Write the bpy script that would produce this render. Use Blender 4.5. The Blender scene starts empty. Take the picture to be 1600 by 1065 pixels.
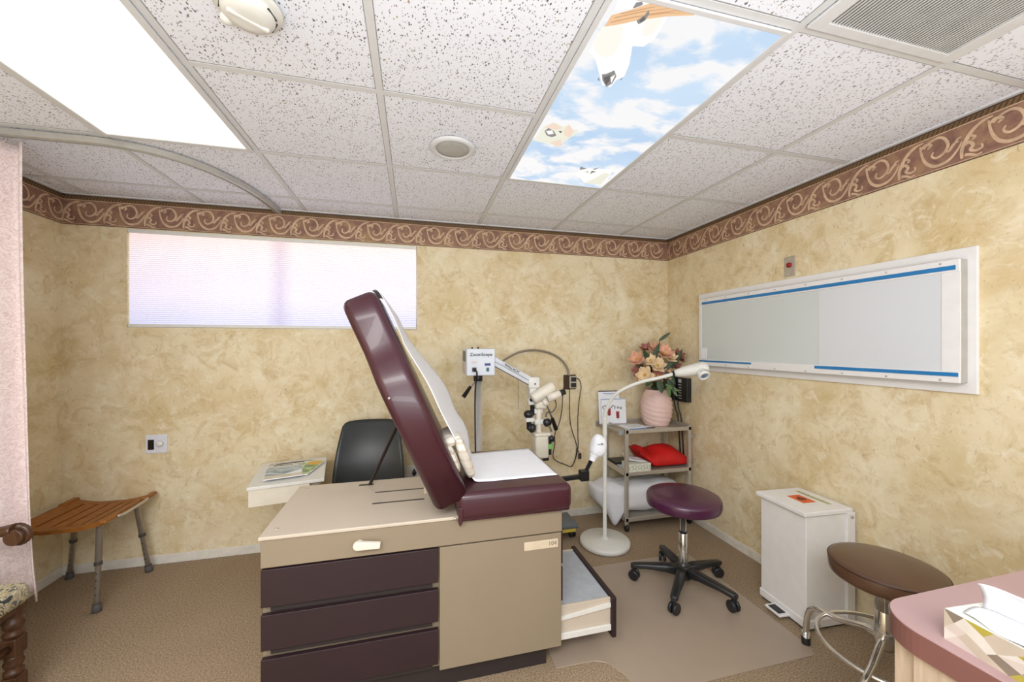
import bpy, bmesh, math, random
from mathutils import Vector, Matrix, noise
random.seed(4)
PI = math.pi
C = bpy.context.scene.collection
sc = bpy.context.scene

# ---------------------------------------------------------------- camera geometry (measured from the photograph)
FPX, YAW, CYP, EYE = 606.0, .2478, 538.9, 1.409
H, XL, XR, YW, YB = 2.338, -2.091, 2.1735, 2.985, -1.2
cY, sY = math.cos(YAW), math.sin(YAW)
def at(px, py, X=None, Y=None, Z=None):
    """world point seen at a photo pixel, on a known real plane"""
    u = (px-800)/FPX; v = (py-CYP)/FPX
    r = (u*cY+sY, cY-u*sY, -v)
    t = X/r[0] if X is not None else Y/r[1] if Y is not None else (Z-EYE)/r[2]
    return Vector((t*r[0], t*r[1], EYE+t*r[2]))

# ---------------------------------------------------------------- materials
def lin(c):
    return tuple(((x/255)/12.92 if x/255 <= .04045 else (((x/255)+.055)/1.055)**2.4) for x in c)+(1,)
MATS = {}
def new_mat(name):
    m = bpy.data.materials.new(name); m.use_nodes = True
    nt = m.node_tree; b = nt.nodes['Principled BSDF']
    return m, nt, b
def N(nt, t, **k):
    n = nt.nodes.new(t)
    for a, v in k.items():
        if a in n.inputs.keys() if hasattr(n.inputs, 'keys') else False: n.inputs[a].default_value = v
        else: setattr(n, a, v)
    return n
def coords(nt, scale=(1, 1, 1), kind='Object', rot=(0, 0, 0)):
    tc = nt.nodes.new('ShaderNodeTexCoord'); mp = nt.nodes.new('ShaderNodeMapping')
    mp.inputs['Scale'].default_value = scale; mp.inputs['Rotation'].default_value = rot
    nt.links.new(tc.outputs[kind], mp.inputs[0]); return mp.outputs[0]
def noise_n(nt, vec, scale, detail=4, rough=.5, dist=0):
    n = nt.nodes.new('ShaderNodeTexNoise'); n.inputs['Scale'].default_value = scale
    n.inputs['Detail'].default_value = detail; n.inputs['Roughness'].default_value = rough
    n.inputs['Distortion'].default_value = dist
    if vec: nt.links.new(vec, n.inputs['Vector'])
    return n.outputs['Fac']
def ramp(nt, fac, stops, interp='LINEAR'):
    r = nt.nodes.new('ShaderNodeValToRGB'); r.color_ramp.interpolation = interp
    e = r.color_ramp.elements
    while len(e) < len(stops): e.new(.5)
    for i, (p, c) in enumerate(stops):
        e[i].position = p; e[i].color = c if len(c) == 4 else lin(c)
    nt.links.new(fac, r.inputs[0]); return r.outputs[0]
def mix(nt, fac, a, b, mode='MIX'):
    m = nt.nodes.new('ShaderNodeMix'); m.data_type = 'RGBA'; m.blend_type = mode
    for s, v in ((0, fac), (6, a), (7, b)):
        if hasattr(v, 'links') or isinstance(v, bpy.types.NodeSocket): nt.links.new(v, m.inputs[s])
        else: m.inputs[s].default_value = v
    return m.outputs[2]
def math_n(nt, op, a, b=None):
    m = nt.nodes.new('ShaderNodeMath'); m.operation = op
    for i, v in enumerate((a, b)):
        if v is None: continue
        if isinstance(v, bpy.types.NodeSocket): nt.links.new(v, m.inputs[i])
        else: m.inputs[i].default_value = v
    return m.outputs[0]
def bump(nt, b, h, strength=.2, dist=.01):
    n = nt.nodes.new('ShaderNodeBump'); n.inputs['Strength'].default_value = strength; n.inputs['Distance'].default_value = dist
    nt.links.new(h, n.inputs['Height']); nt.links.new(n.outputs[0], b.inputs['Normal'])
def M(name, rgb, rough=.5, metal=0, var=.06, vs=20, spec=.5, bmp=0, coat=0, emit=0, alpha=None, trans=0):
    if name in MATS: return MATS[name]
    m, nt, b = new_mat(name)
    c = lin(rgb)
    f = noise_n(nt, coords(nt), vs, 3, .55)
    d = tuple(max(0, x*(1-var*1.6)) for x in c[:3])+(1,); l = tuple(min(1, x*(1+var)) for x in c[:3])+(1,)
    col = ramp(nt, f, [(.3, d), (.7, l)])
    nt.links.new(col, b.inputs['Base Color'])
    b.inputs['Roughness'].default_value = rough; b.inputs['Metallic'].default_value = metal
    b.inputs['Specular IOR Level'].default_value = spec; b.inputs['Coat Weight'].default_value = coat
    if emit: nt.links.new(col, b.inputs['Emission Color']); b.inputs['Emission Strength'].default_value = emit
    if alpha is not None: b.inputs['Alpha'].default_value = alpha
    if trans: b.inputs['Transmission Weight'].default_value = trans
    if bmp: bump(nt, b, noise_n(nt, coords(nt), vs*6, 4, .6), bmp, .002)
    MATS[name] = m; return m

def wallpaper():
    m, nt, b = new_mat('wallpaper_mottled')
    v = coords(nt)
    a = noise_n(nt, v, 3.4, 8, .6, .5); col = ramp(nt, a, [(.32, (236, 225, 196)), (.5, (227, 213, 178)), (.68, (214, 194, 150))])
    n2 = noise_n(nt, coords(nt, rot=(.5, .4, .3)), 8, 10, .74, .9)
    k = ramp(nt, n2, [(.49, (0, 0, 0, 1)), (.66, (1, 1, 1, 1))])
    col = mix(nt, math_n(nt, 'MULTIPLY', k, .58), col, lin((190, 160, 104)))
    n3 = noise_n(nt, coords(nt, (1, 1, 1.2)), 13, 9, .72, .8)
    k3 = ramp(nt, n3, [(.52, (0, 0, 0, 1)), (.68, (1, 1, 1, 1))])
    col = mix(nt, math_n(nt, 'MULTIPLY', k3, .6), col, lin((244, 238, 218)))
    n4 = noise_n(nt, coords(nt, (.6, .6, 1)), 2.1, 4, .6, .5)
    k4 = ramp(nt, n4, [(.5, (0, 0, 0, 1)), (.72, (1, 1, 1, 1))])
    col = mix(nt, math_n(nt, 'MULTIPLY', k4, .25), col, lin((206, 170, 130)))
    n5 = noise_n(nt, coords(nt, (1.6, 1.6, 1)), 26, 6, .7, 1.4)
    k5 = ramp(nt, n5, [(.60, (0, 0, 0, 1)), (.66, (1, 1, 1, 1))])
    col = mix(nt, math_n(nt, 'MULTIPLY', k5, .42), col, lin((160, 132, 84)))
    nt.links.new(col, b.inputs['Base Color']); b.inputs['Roughness'].default_value = .62; b.inputs['Specular IOR Level'].default_value = .3
    bump(nt, b, n2, .1, .002)
    return m
def carpet():
    m, nt, b = new_mat('loop_carpet')
    v = coords(nt)
    a = noise_n(nt, v, 150, 3, .8); c1 = ramp(nt, a, [(.34, (104, 86, 64)), (.5, (156, 136, 112)), (.66, (206, 188, 164))])
    l = noise_n(nt, v, 1.6, 3, .5); c2 = mix(nt, .3, c1, ramp(nt, l, [(.3, (138, 116, 90)), (.7, (170, 152, 128))]))
    nt.links.new(c2, b.inputs['Base Color']); b.inputs['Roughness'].default_value = .95; b.inputs['Specular IOR Level'].default_value = .1
    bump(nt, b, noise_n(nt, v, 300, 4, .8), .5, .004)
    return m
def ceiling_tile():
    m, nt, b = new_mat('fissured_ceiling_tile')
    base = lin((236, 240, 250)); col = base
    for sc_, rot, th, c, den in ((96, .4, .25, (112, 108, 120), .42), (140, 1.3, .27, (146, 142, 140), .40), (62, .1, .17, (176, 160, 136), .45), (160, 2.2, .30, (150, 146, 146), .3)):
        v = coords(nt, (1, .62, 1), rot=(0, 0, rot))
        vo = nt.nodes.new('ShaderNodeTexVoronoi'); vo.inputs['Scale'].default_value = sc_; nt.links.new(v, vo.inputs['Vector'])
        sep = nt.nodes.new('ShaderNodeSeparateColor'); nt.links.new(vo.outputs['Color'], sep.inputs[0])
        k = math_n(nt, 'LESS_THAN', vo.outputs['Distance'], math_n(nt, 'MULTIPLY', sep.outputs[0], th*1.25))
        k = math_n(nt, 'MULTIPLY', k, math_n(nt, 'GREATER_THAN', sep.outputs[1], den))
        col = mix(nt, k, col, lin(c))
    nt.links.new(col, b.inputs['Base Color']); b.inputs['Roughness'].default_value = .9; b.inputs['Specular IOR Level'].default_value = .1
    return m
def border_mat():
    m, nt, b = new_mat('border_ground')
    a = noise_n(nt, coords(nt), 14, 5, .6, .6)
    col = ramp(nt, a, [(.32, (120, 88, 76)), (.5, (146, 110, 92)), (.66, (164, 132, 98))])
    nt.links.new(col, b.inputs['Base Color']); b.inputs['Roughness'].default_value = .6; return m
def plaid():
    m, nt, b = new_mat('quilted_plaid_cotton')
    base = lin((228, 222, 208)); col = base
    for ax, sc_, c in ((0, (0, 1, 0), (170, 160, 150)), (1, (0, 0, 1), (190, 170, 150))):
        w = nt.nodes.new('ShaderNodeTexWave'); w.bands_direction = 'Y' if ax == 0 else 'Z'; w.inputs['Scale'].default_value = 9
        nt.links.new(coords(nt), w.inputs['Vector'])
        k = math_n(nt, 'GREATER_THAN', w.outputs['Fac'], .82); col = mix(nt, math_n(nt, 'MULTIPLY', k, .6), col, lin(c))
    nt.links.new(col, b.inputs['Base Color']); b.inputs['Roughness'].default_value = .9; return m
def facets():
    m, nt, b = new_mat('faceted_print_card')
    vo = nt.nodes.new('ShaderNodeTexVoronoi'); vo.inputs['Scale'].default_value = 26; vo.distance = 'MANHATTAN'
    nt.links.new(coords(nt, (1, 1, 1), rot=(.7, .5, .8)), vo.inputs['Vector'])
    sep = nt.nodes.new('ShaderNodeSeparateColor'); nt.links.new(vo.outputs['Color'], sep.inputs[0])
    col = ramp(nt, sep.outputs[0], [(0, (150, 138, 124)), (.2, (196, 184, 170)), (.42, (226, 218, 206)), (.62, (178, 170, 150)), (.76, (240, 236, 230)), (.9, (186, 172, 60))], 'CONSTANT')
    nt.links.new(col, b.inputs['Base Color']); b.inputs['Roughness'].default_value = .35; return m
def tapestry():
    m, nt, b = new_mat('tapestry_fabric')
    w = noise_n(nt, coords(nt), 16, 2, .5, 3.5)
    col = ramp(nt, w, [(.36, (60, 66, 70)), (.43, (214, 200, 156)), (.5, (150, 152, 150)), (.56, (196, 176, 120)), (.62, (96, 100, 104)), (.7, (222, 214, 186))], 'CONSTANT')
    nt.links.new(col, b.inputs['Base Color']); b.inputs['Roughness'].default_value = .9; return m
def wood(name, a, bb, scale=(1, 1, 1), rough=.45, d=6):
    m, nt, b = new_mat(name)
    n = noise_n(nt, coords(nt, scale), 12, 6, .65, .4)
    col = ramp(nt, n, [(.3, a), (.7, bb)]); nt.links.new(col, b.inputs['Base Color']); b.inputs['Roughness'].default_value = rough; return m
def damask():
    m, nt, b = new_mat('embossed_pink_curtain_cloth')
    n = noise_n(nt, coords(nt, (1, 1, 1)), 22, 2, .5, 4)
    col = ramp(nt, n, [(.42, (222, 206, 204)), (.47, (202, 180, 178)), (.52, (228, 214, 212))])
    nt.links.new(col, b.inputs['Base Color']); b.inputs['Roughness'].default_value = .7; bump(nt, b, n, .3, .003); return m
def sky_print():
    m, nt, b = new_mat('printed_sky_diffuser')
    v = coords(nt, (1, 1.5, 1))
    n = noise_n(nt, v, 4.2, 7, .52, .25); sky = noise_n(nt, v, 1.2, 2, .5)
    blue = ramp(nt, sky, [(.3, (176, 206, 238)), (.7, (204, 226, 247))])
    k = ramp(nt, n, [(.435, (0, 0, 0, 1)), (.53, (1, 1, 1, 1))])
    col = mix(nt, k, blue, lin((244, 244, 246)))
    b.inputs['Base Color'].default_value = (.02, .02, .02, 1)
    nt.links.new(col, b.inputs['Emission Color']); b.inputs['Emission Strength'].default_value = .95
    b.inputs['Roughness'].default_value = .4; return m
def glow(name, rgb, s):
    m, nt, b = new_mat(name); c = lin(rgb)
    f = noise_n(nt, coords(nt), 3, 2, .5); col = ramp(nt, f, [(.3, tuple(x*.96 for x in c[:3])+(1,)), (.7, c)])
    nt.links.new(col, b.inputs['Emission Color']); b.inputs['Emission Strength'].default_value = s
    b.inputs['Base Color'].default_value = (.1, .1, .1, 1); return m

WALL = wallpaper(); CARPET = carpet(); TILE = ceiling_tile(); BORDER = border_mat()
PLAID = plaid(); FACET = facets(); TAPE = tapestry(); DAMASK = damask(); SKYP = sky_print()
SCROLL = M('border_scroll_tan', (208, 178, 148), .6, var=.15, vs=30)
ROPE = M('border_rope', (120, 92, 58), .6, var=.1); ROPED = M('border_rope_dark', (72, 52, 38), .6)
WHITEPAINT = M('white_trim_paint', (228, 224, 214), .45)
GRIDW = M('white_grid_metal', (214, 216, 218), .5, var=.02)
BEIGE = M('beige_enamel', (141, 128, 108), .42, var=.02, vs=4)
BEIGET = M('beige_top_laminate', (198, 186, 170), .35, var=.03, vs=5)
PLUM = M('plum_enamel', (42, 25, 30), .5, var=.04, vs=6)
TOE = M('dark_toe_kick', (46, 38, 38), .6)
VINYL = M('burgundy_vinyl', (64, 28, 38), .32, var=.05, vs=7, bmp=.05, coat=.15)
PURPLE = M('purple_vinyl', (72, 30, 60), .3, var=.05, vs=7, bmp=.05, coat=.2)
BROWNV = M('brown_vinyl', (88, 62, 46), .3, var=.06, vs=7, bmp=.05, coat=.2)
BLACK = M('black_plastic', (34, 35, 37), .35)
BLACKM = M('black_metal', (28, 28, 30), .4, metal=.3)
CHAIRB = M('black_chair_shell', (42, 46, 47), .38)
CHROME = M('chrome', (226, 225, 222), .14, metal=.9, var=.02)
POLE = M('polished_pole', (224, 222, 218), .25, metal=.6, var=.02)
STEEL = M('brushed_steel', (196, 190, 180), .36, metal=.55, var=.03, vs=25)
ALU = M('anodised_aluminium', (196, 190, 178), .35, metal=.6)
WHITE = M('white_enamel', (232, 232, 232), .35, var=.02)
WHITEPL = M('white_plastic', (224, 224, 218), .4, var=.02)
CREAM = M('cream_enamel', (226, 219, 203), .4, var=.03)
PAPER = M('white_paper', (238, 240, 246), .7, var=.015)
GREY = M('grey_rubber', (96, 94, 92), .7)
GREYP = M('grey_plastic', (150, 152, 152), .5)
CLOTHW = M('white_cotton', (226, 228, 234), .85, var=.04, bmp=.3, vs=9)
RED = M('red_cloth', (204, 22, 20), .6, var=.12, vs=9)
TEAK = wood('oiled_teak', (122, 72, 24), (176, 112, 46), (1, 8, 8))
DARKWOOD = wood('dark_turned_wood', (52, 32, 20), (92, 60, 38), (4, 4, 1), .35)
VENEER = wood('pale_wood_laminate', (176, 156, 134), (200, 182, 160), (9, 9, .7), .4)
MAUVE = M('mauve_laminate', (172, 142, 142), .35, var=.03, vs=8)
MAUVEE = M('mauve_edge_band', (124, 84, 78), .4, var=.03)
BLUE = M('blue_strip', (34, 122, 184), .35)
BOARDA = M('glossy_board_panel', (214, 219, 224), .3, var=.01, vs=2, coat=.08)
BRONZE = M('bronze_plate', (74, 54, 40), .4, metal=.4)
ORANGE = M('orange_sticker', (222, 98, 40), .5)
YELLOWT = M('yellow_tape', (214, 190, 80), .5)
LABELY = M('faded_label', (206, 202, 168), .6)
LENSM = glow('lit_diffuser', (247, 247, 238), 1.08)

# ---------------------------------------------------------------- geometry helpers
def bmn(): return bmesh.new()
def merge(bm, t, mat=0, smooth=False, mx=None):
    if mx is not None: bmesh.ops.transform(t, matrix=mx, verts=t.verts)
    for f in t.faces: f.material_index = mat; f.smooth = smooth
    me = bpy.data.meshes.new('t'); t.to_mesh(me); t.free(); bm.from_mesh(me); bpy.data.meshes.remove(me)
def R(ax, a): return Matrix.Rotation(a, 4, ax)
def T(*p): return Matrix.Translation(Vector(p))
def box(bm, x0, x1, y0, y1, z0, z1, mat=0, bev=0, seg=2, mx=None, smooth=None):
    t = bmn(); bmesh.ops.create_cube(t, size=1)
    bmesh.ops.transform(t, matrix=T((x0+x1)/2, (y0+y1)/2, (z0+z1)/2) @ Matrix.Diagonal((abs(x1-x0), abs(y1-y0), abs(z1-z0), 1)), verts=t.verts)
    if bev: bmesh.ops.bevel(t, geom=t.edges[:], offset=bev, segments=seg, profile=.5, affect='EDGES', clamp_overlap=True)
    merge(bm, t, mat, (bev > .006) if smooth is None else smooth, mx)
def frame_from(d):
    d = d.normalized(); up = Vector((0, 0, 1)) if abs(d.z) < .95 else Vector((0, 1, 0))
    a = d.cross(up).normalized(); return a, a.cross(d).normalized()
def tube(bm, pts, r, seg=10, mat=0, closed=False, cap=True, sy=1):
    pts = [Vector(p) for p in pts]; n = len(pts); rs = r if isinstance(r, (list, tuple)) else [r]*n
    rings = []; pa = None
    for i, p in enumerate(pts):
        if closed: d = pts[(i+1) % n]-pts[i-1]
        else: d = pts[min(i+1, n-1)]-pts[max(i-1, 0)]
        d.normalize()
        if pa is None: a, b = frame_from(d)
        else:
            a = pa-d*pa.dot(d); a.normalize(); b = a.cross(d)
        pa = a
        rings.append([bm.verts.new(p+(a*math.cos(2*PI*k/seg)+b*math.sin(2*PI*k/seg)*sy)*rs[i]) for k in range(seg)])
    m = n if closed else n-1
    for i in range(m):
        A, B = rings[i], rings[(i+1) % n]
        for k in range(seg):
            f = bm.faces.new((A[k], A[(k+1) % seg], B[(k+1) % seg], B[k])); f.smooth = True; f.material_index = mat
    if cap and not closed:
        for A in (rings[0], rings[-1]):
            f = bm.faces.new(A); f.material_index = mat
def smooth_path(pts, n=6, closed=False):
    P = [Vector(p) for p in pts]; out = []; m = len(P)
    rng = range(m if closed else m-1)
    for i in rng:
        p0 = P[i-1] if (i > 0 or closed) else P[0]; p1 = P[i]; p2 = P[(i+1) % m]; p3 = P[(i+2) % m] if closed else P[min(i+2, m-1)]
        for k in range(n):
            t = k/n
            out.append(.5*((2*p1)+(p2-p0)*t+(2*p0-5*p1+4*p2-p3)*t*t+(3*p1-p0-3*p2+p3)*t**3))
    if not closed: out.append(P[-1])
    return out
def lathe(bm, prof, loc=(0, 0, 0), seg=32, mat=0, mx=None, smooth=True):
    t = bmn(); rings = []
    for r, z in prof:
        rings.append([t.verts.new((r*math.cos(2*PI*k/seg), r*math.sin(2*PI*k/seg), z)) for k in range(seg)] if r > 1e-6 else [t.verts.new((0, 0, z))])
    for A, B in zip(rings, rings[1:]):
        for k in range(seg):
            k2 = (k+1) % seg
            if len(A) == 1 and len(B) == 1: continue
            if len(A) == 1: t.faces.new((A[0], B[k2], B[k]))
            elif len(B) == 1: t.faces.new((A[k], A[k2], B[0]))
            else: t.faces.new((A[k], A[k2], B[k2], B[k]))
    bmesh.ops.recalc_face_normals(t, faces=t.faces)
    merge(bm, t, mat, smooth, T(*loc) @ (mx or Matrix()))
def cyl(bm, p0, p1, r, seg=20, mat=0, bev=.0):
    p0 = Vector(p0); p1 = Vector(p1); L = (p1-p0).length
    q = (p1-p0).to_track_quat('Z', 'Y').to_matrix().to_4x4()
    pr = [(0, 0), (r-bev, 0), (r, bev), (r, L-bev), (r-bev, L), (0, L)] if bev else [(0, 0), (r, 0), (r, 0), (r, L), (r, L), (0, L)]
    t = bmn(); lathe(t, pr, seg=seg, mat=mat)
    for f in t.faces:
        f.smooth = abs(f.normal.z) < .9
    me = bpy.data.meshes.new('t'); bmesh.ops.transform(t, matrix=T(*p0) @ q, verts=t.verts); t.to_mesh(me); t.free(); bm.from_mesh(me); bpy.data.meshes.remove(me)
def prism(bm, poly, axis, a, b, mat=0, bev=0, seg=2, smooth=False, mx=None):
    """poly 2D in the two other axes (in xyz order), extruded along axis from a to b"""
    def P(u, v, w): return {'x': (w, u, v), 'y': (u, w, v), 'z': (u, v, w)}[axis]
    t = bmn(); A = [t.verts.new(P(u, v, a)) for u, v in poly]; B = [t.verts.new(P(u, v, b)) for u, v in poly]
    t.faces.new(A); t.faces.new(B[::-1]); n = len(poly)
    for i in range(n): t.faces.new((A[i], B[i], B[(i+1) % n], A[(i+1) % n]))
    bmesh.ops.recalc_face_normals(t, faces=t.faces)
    if bev: bmesh.ops.bevel(t, geom=[e for e in t.edges if len(e.link_faces) == 2 and e.calc_face_angle(0) > .5], offset=bev, segments=seg, profile=.5, affect='EDGES', clamp_overlap=True)
    merge(bm, t, mat, smooth, mx)
def grid(bm, fn, nu, nv, mat=0, smooth=True):
    g = [[bm.verts.new(fn(i/nu, j/nv)) for j in range(nv+1)] for i in range(nu+1)]
    for i in range(nu):
        for j in range(nv):
            f = bm.faces.new((g[i][j], g[i+1][j], g[i+1][j+1], g[i][j+1])); f.smooth = smooth; f.material_index = mat
def blob(bm, c, r, e=(1, 1), mat=0, mx=None, nu=28, nv=16, wob=0, seed=0):
    """superellipsoid with optional wrinkles: pillows, bags, petals"""
    def sp(w, m): return math.copysign(abs(w)**m, w)
    t = bmn(); rings = []
    for j in range(nv+1):
        ph = -PI/2+PI*j/nv
        ring = []
        for i in range(nu):
            th = 2*PI*i/nu
            p = Vector((r[0]*sp(math.cos(ph), e[0])*sp(math.cos(th), e[1]), r[1]*sp(math.cos(ph), e[0])*sp(math.sin(th), e[1]), r[2]*sp(math.sin(ph), e[0])))
            if wob: p *= 1+wob*noise.noise(p*14+Vector((seed, seed, 0)))
            ring.append(t.verts.new(p))
        rings.append(ring)
    for A, B in zip(rings, rings[1:]):
        for k in range(nu): t.faces.new((A[k], A[(k+1) % nu], B[(k+1) % nu], B[k]))
    bmesh.ops.remove_doubles(t, verts=t.verts, dist=1e-5)
    merge(bm, t, mat, True, T(*c) @ (mx or Matrix()))
def text(bm, s, size, mx, mat=0, bold=0, align='CENTER'):
    cu = bpy.data.curves.new('t', 'FONT'); cu.body = s; cu.size = size; cu.align_x = align; cu.align_y = 'CENTER'; cu.extrude = .0002; cu.offset = bold
    o = bpy.data.objects.new('t', cu); C.objects.link(o); dg = bpy.context.evaluated_depsgraph_get(); dg.update()
    me = bpy.data.meshes.new_from_object(o.evaluated_get(dg)); bpy.data.objects.remove(o); bpy.data.curves.remove(cu)
    t = bmn(); t.from_mesh(me); bpy.data.meshes.remove(me); merge(bm, t, mat, False, mx)

INV = {}
def thing(name, label, cat, loc=(0, 0, 0), rotz=0, group=None, world=True):
    o = bpy.data.objects.new(name, None); C.objects.link(o); o.location = loc; o.rotation_euler = (0, 0, rotz)
    o.empty_display_size = .05
    o['label'] = label; o['category'] = cat
    if group: o['group'] = group
    INV[o.name] = (T(*loc) @ R('Z', rotz)).inverted() if world else Matrix()
    return o
def obj(name, bm, mats, parent=None, label=None, solid=0):
    me = bpy.data.meshes.new(name)
    if parent is not None: bmesh.ops.transform(bm, matrix=INV[parent.name], verts=bm.verts)
    bm.normal_update(); bm.to_mesh(me); bm.free()
    for m in (mats if isinstance(mats, (list, tuple)) else [mats]): me.materials.append(m)
    o = bpy.data.objects.new(name, me); C.objects.link(o)
    if parent is not None: o.parent = parent; INV[o.name] = INV[parent.name]
    else: INV[o.name] = Matrix()
    if label: o['label'] = label
    if solid:
        s = o.modifiers.new('s', 'SOLIDIFY'); s.thickness = solid; s.offset = 0
    return o
def tag(o, label, cat, group=None):
    o['label'] = label; o['category'] = cat
    if group: o['group'] = group
    return o
def struct(name, bm, mats, parent=None):
    o = obj(name, bm, mats, parent)
    if parent is None: o['kind'] = 'structure'
    return o
def part(name, parent, mats, fn, label=None):
    bm = bmn(); fn(bm); return obj(name, bm, mats, parent, label)

# ================================================================ THE SETTING
b = bmn(); box(b, XL-.1, XR+.1, YB, YW+.1, -.05, 0); struct('floor', b, CARPET)
b = bmn(); box(b, XL-.1, XR+.1, YB, YW+.1, H+.006, H+.06); ceil = struct('ceiling', b, TILE)
GX = [-.122+.6096*k for k in range(-3, 4)]; GY = [2.727-.6096*k for k in range(0, 7)]
b = bmn()
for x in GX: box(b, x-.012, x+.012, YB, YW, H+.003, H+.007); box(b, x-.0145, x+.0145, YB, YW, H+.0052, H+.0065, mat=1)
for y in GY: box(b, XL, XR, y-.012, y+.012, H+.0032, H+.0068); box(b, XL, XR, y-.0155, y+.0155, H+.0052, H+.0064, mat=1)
box(b, XL, XR, YW-.018, YW, H-.001, H+.006); box(b, XR-.018, XR, YB, YW, H-.001, H+.006); box(b, XL, XL+.018, YB, YW, H-.001, H+.006)
struct('ceiling_grid', b, [GRIDW, M('grid_painted_shadow', (150, 150, 150), .8)], ceil)  # grey strips paint the shadow line along the grid bars
WX0, WX1, WZ0, WZ1 = -1.765, .022, 1.522, 2.146
b = bmn()
box(b, XL-.1, WX0, YW, YW+.1, 0, H+.05); box(b, WX1, XR+.1, YW, YW+.1, 0, H+.05)
box(b, WX0, WX1, YW, YW+.1, 0, WZ0); box(b, WX0, WX1, YW, YW+.1, WZ1, H+.05)
struct('wall_back', b, WALL)
b = bmn(); box(b, XR, XR+.1, YB, YW+.1, 0, H+.05); struct('wall_right', b, WALL)
b = bmn(); box(b, XL-.1, XL, YB, YW+.1, 0, H+.05); struct('wall_left', b, WALL)
BH, BT = .058, .012
for n, a in (('baseboard_back', (XL, XR, YW-BT, YW)), ('baseboard_right', (XR-BT, XR, YB, YW-BT)), ('baseboard_left', (XL, XL+BT, YB, YW-BT))):
    b = bmn(); box(b, *a, 0, BH, bev=.003); struct(n, b, WHITEPAINT)
# window behind the shade
b = bmn()
for a in ((WX0, WX0+.03, WZ0, WZ1), (WX1-.03, WX1, WZ0, WZ1), (WX0+.03, WX1-.03, WZ0, WZ0+.03), (WX0+.03, WX1-.03, WZ1-.03, WZ1), (-.9, -.86, WZ0+.03, WZ1-.03)):
    box(b, a[0], a[1], YW+.07, YW+.1, a[2], a[3])
wf = struct('window_1', b, WHITEPAINT)
b = bmn(); box(b, WX0+.03, WX1-.03, YW+.083, YW+.087, WZ0+.03, WZ1-.03); obj('window_pane', b, M('window_glass', (200, 220, 235), .05, alpha=.25, emit=.3), wf)
# wallpaper border with scrolls
def ribbon(b, P, pts, w, off):
    pts = smooth_path([(x, y, 0) for x, y in pts], 5); n = len(pts); prev = None
    for i, p in enumerate(pts):
        d = (pts[min(i+1, n-1)]-pts[max(i-1, 0)]); d.normalize(); nn = Vector((-d.y, d.x, 0)); t = i/(n-1)
        ww = w[0]*(1-t)**2+2*w[1]*t*(1-t)+w[2]*t*t
        q = (b.verts.new(P(p+nn*ww, off)), b.verts.new(P(p-nn*ww, off)))
        if prev: f = b.faces.new((prev[0], prev[1], q[1], q[0])); f.material_index = 1
        prev = q
def border(name, P, L):
    """P(Vector(u, z), offset) -> wall point ; L the length"""
    b = bmn(); z0, z1 = 2.153, H-.001; h = z1-z0
    def quad(u0, u1, a, c, off, mat):
        f = b.faces.new([b.verts.new(P(Vector(q), off)) for q in ((u0, a, 0), (u1, a, 0), (u1, c, 0), (u0, c, 0))]); f.material_index = mat
    quad(0, L, z0, z1, .0008, 0); quad(0, L, z1-.028, z1-.006, .0012, 2); quad(0, L, z1-.032, z1-.028, .0014, 1); quad(0, L, z0+.006, z0+.009, .0012, 1); quad(0, L, z0, z0+.0035, .0012, 3); quad(0, L, z1-.006, z1, .0014, 3)
    u = 0.0
    while u < L-.02:
        f = b.faces.new([b.verts.new(P(Vector(q), .0016)) for q in ((u, z1-.027, 0), (u+.006, z1-.027, 0), (u+.017, z1-.007, 0), (u+.011, z1-.007, 0))]); f.material_index = 3; u += .0165
    per = .211; hh = h-.042; k = 0
    while k*per < L-per*.3:
        def S(l): return [(min(max(k*per+x*per, .001), L-.001), z0+.009+y*hh) for x, y in l]
        m = hh
        ribbon(b, P, S([(.0, .06), (.0, .3), (.06, .55), (.16, .78), (.30, .92), (.42, .94)]), (.004, .011, .002), .0018)
        ribbon(b, P, S([(.36, .86), (.40, .5), (.48, .24), (.62, .10), (.80, .14), (.93, .34), (1.0, .55)]), (.003, .010, .002), .0021)
        ribbon(b, P, S([(.42, .74), (.52, .88), (.66, .92), (.76, .80), (.80, .58), (.73, .40), (.62, .34), (.55, .44), (.58, .55)]), (.0035, .0075, .003), .0024)
        ribbon(b, P, S([(.74, .44), (.82, .42), (.88, .56), (.96, .60)]), (.003, .008, .002), .0026)
        ribbon(b, P, S([(.02, .40), (.10, .46), (.16, .34), (.12, .24), (.2, .16), (.28, .2), (.27, .3)]), (.006, .006, .003), .0026)
        ribbon(b, P, S([(.04, .14), (.12, .1), (.2, .03), (.28, .06)]), (.006, .005, .002), .0022)
        ribbon(b, P, S([(.12, .64), (.18, .56), (.14, .5)]), (.003, .007, .003), .0024)
        ribbon(b, P, S([(.36, .72), (.44, .84), (.54, .78), (.48, .70)]), (.004, .008, .003), .0028)
        ribbon(b, P, S([(.88, .5), (.93, .66), (1.0, .7)]), (.002, .006, .001), .002)
        k += 1
    return struct(name, b, [BORDER, SCROLL, ROPE, ROPED])
border('trim_1', lambda p, o: Vector((XL+p.x, YW-o, p.y)), XR-XL)
border('trim_2', lambda p, o: Vector((XR-o, YW-p.x, p.y)), YW-YB)
border('trim_3', lambda p, o: Vector((XL+o, YB+p.x, p.y)), YW-YB)

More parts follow.
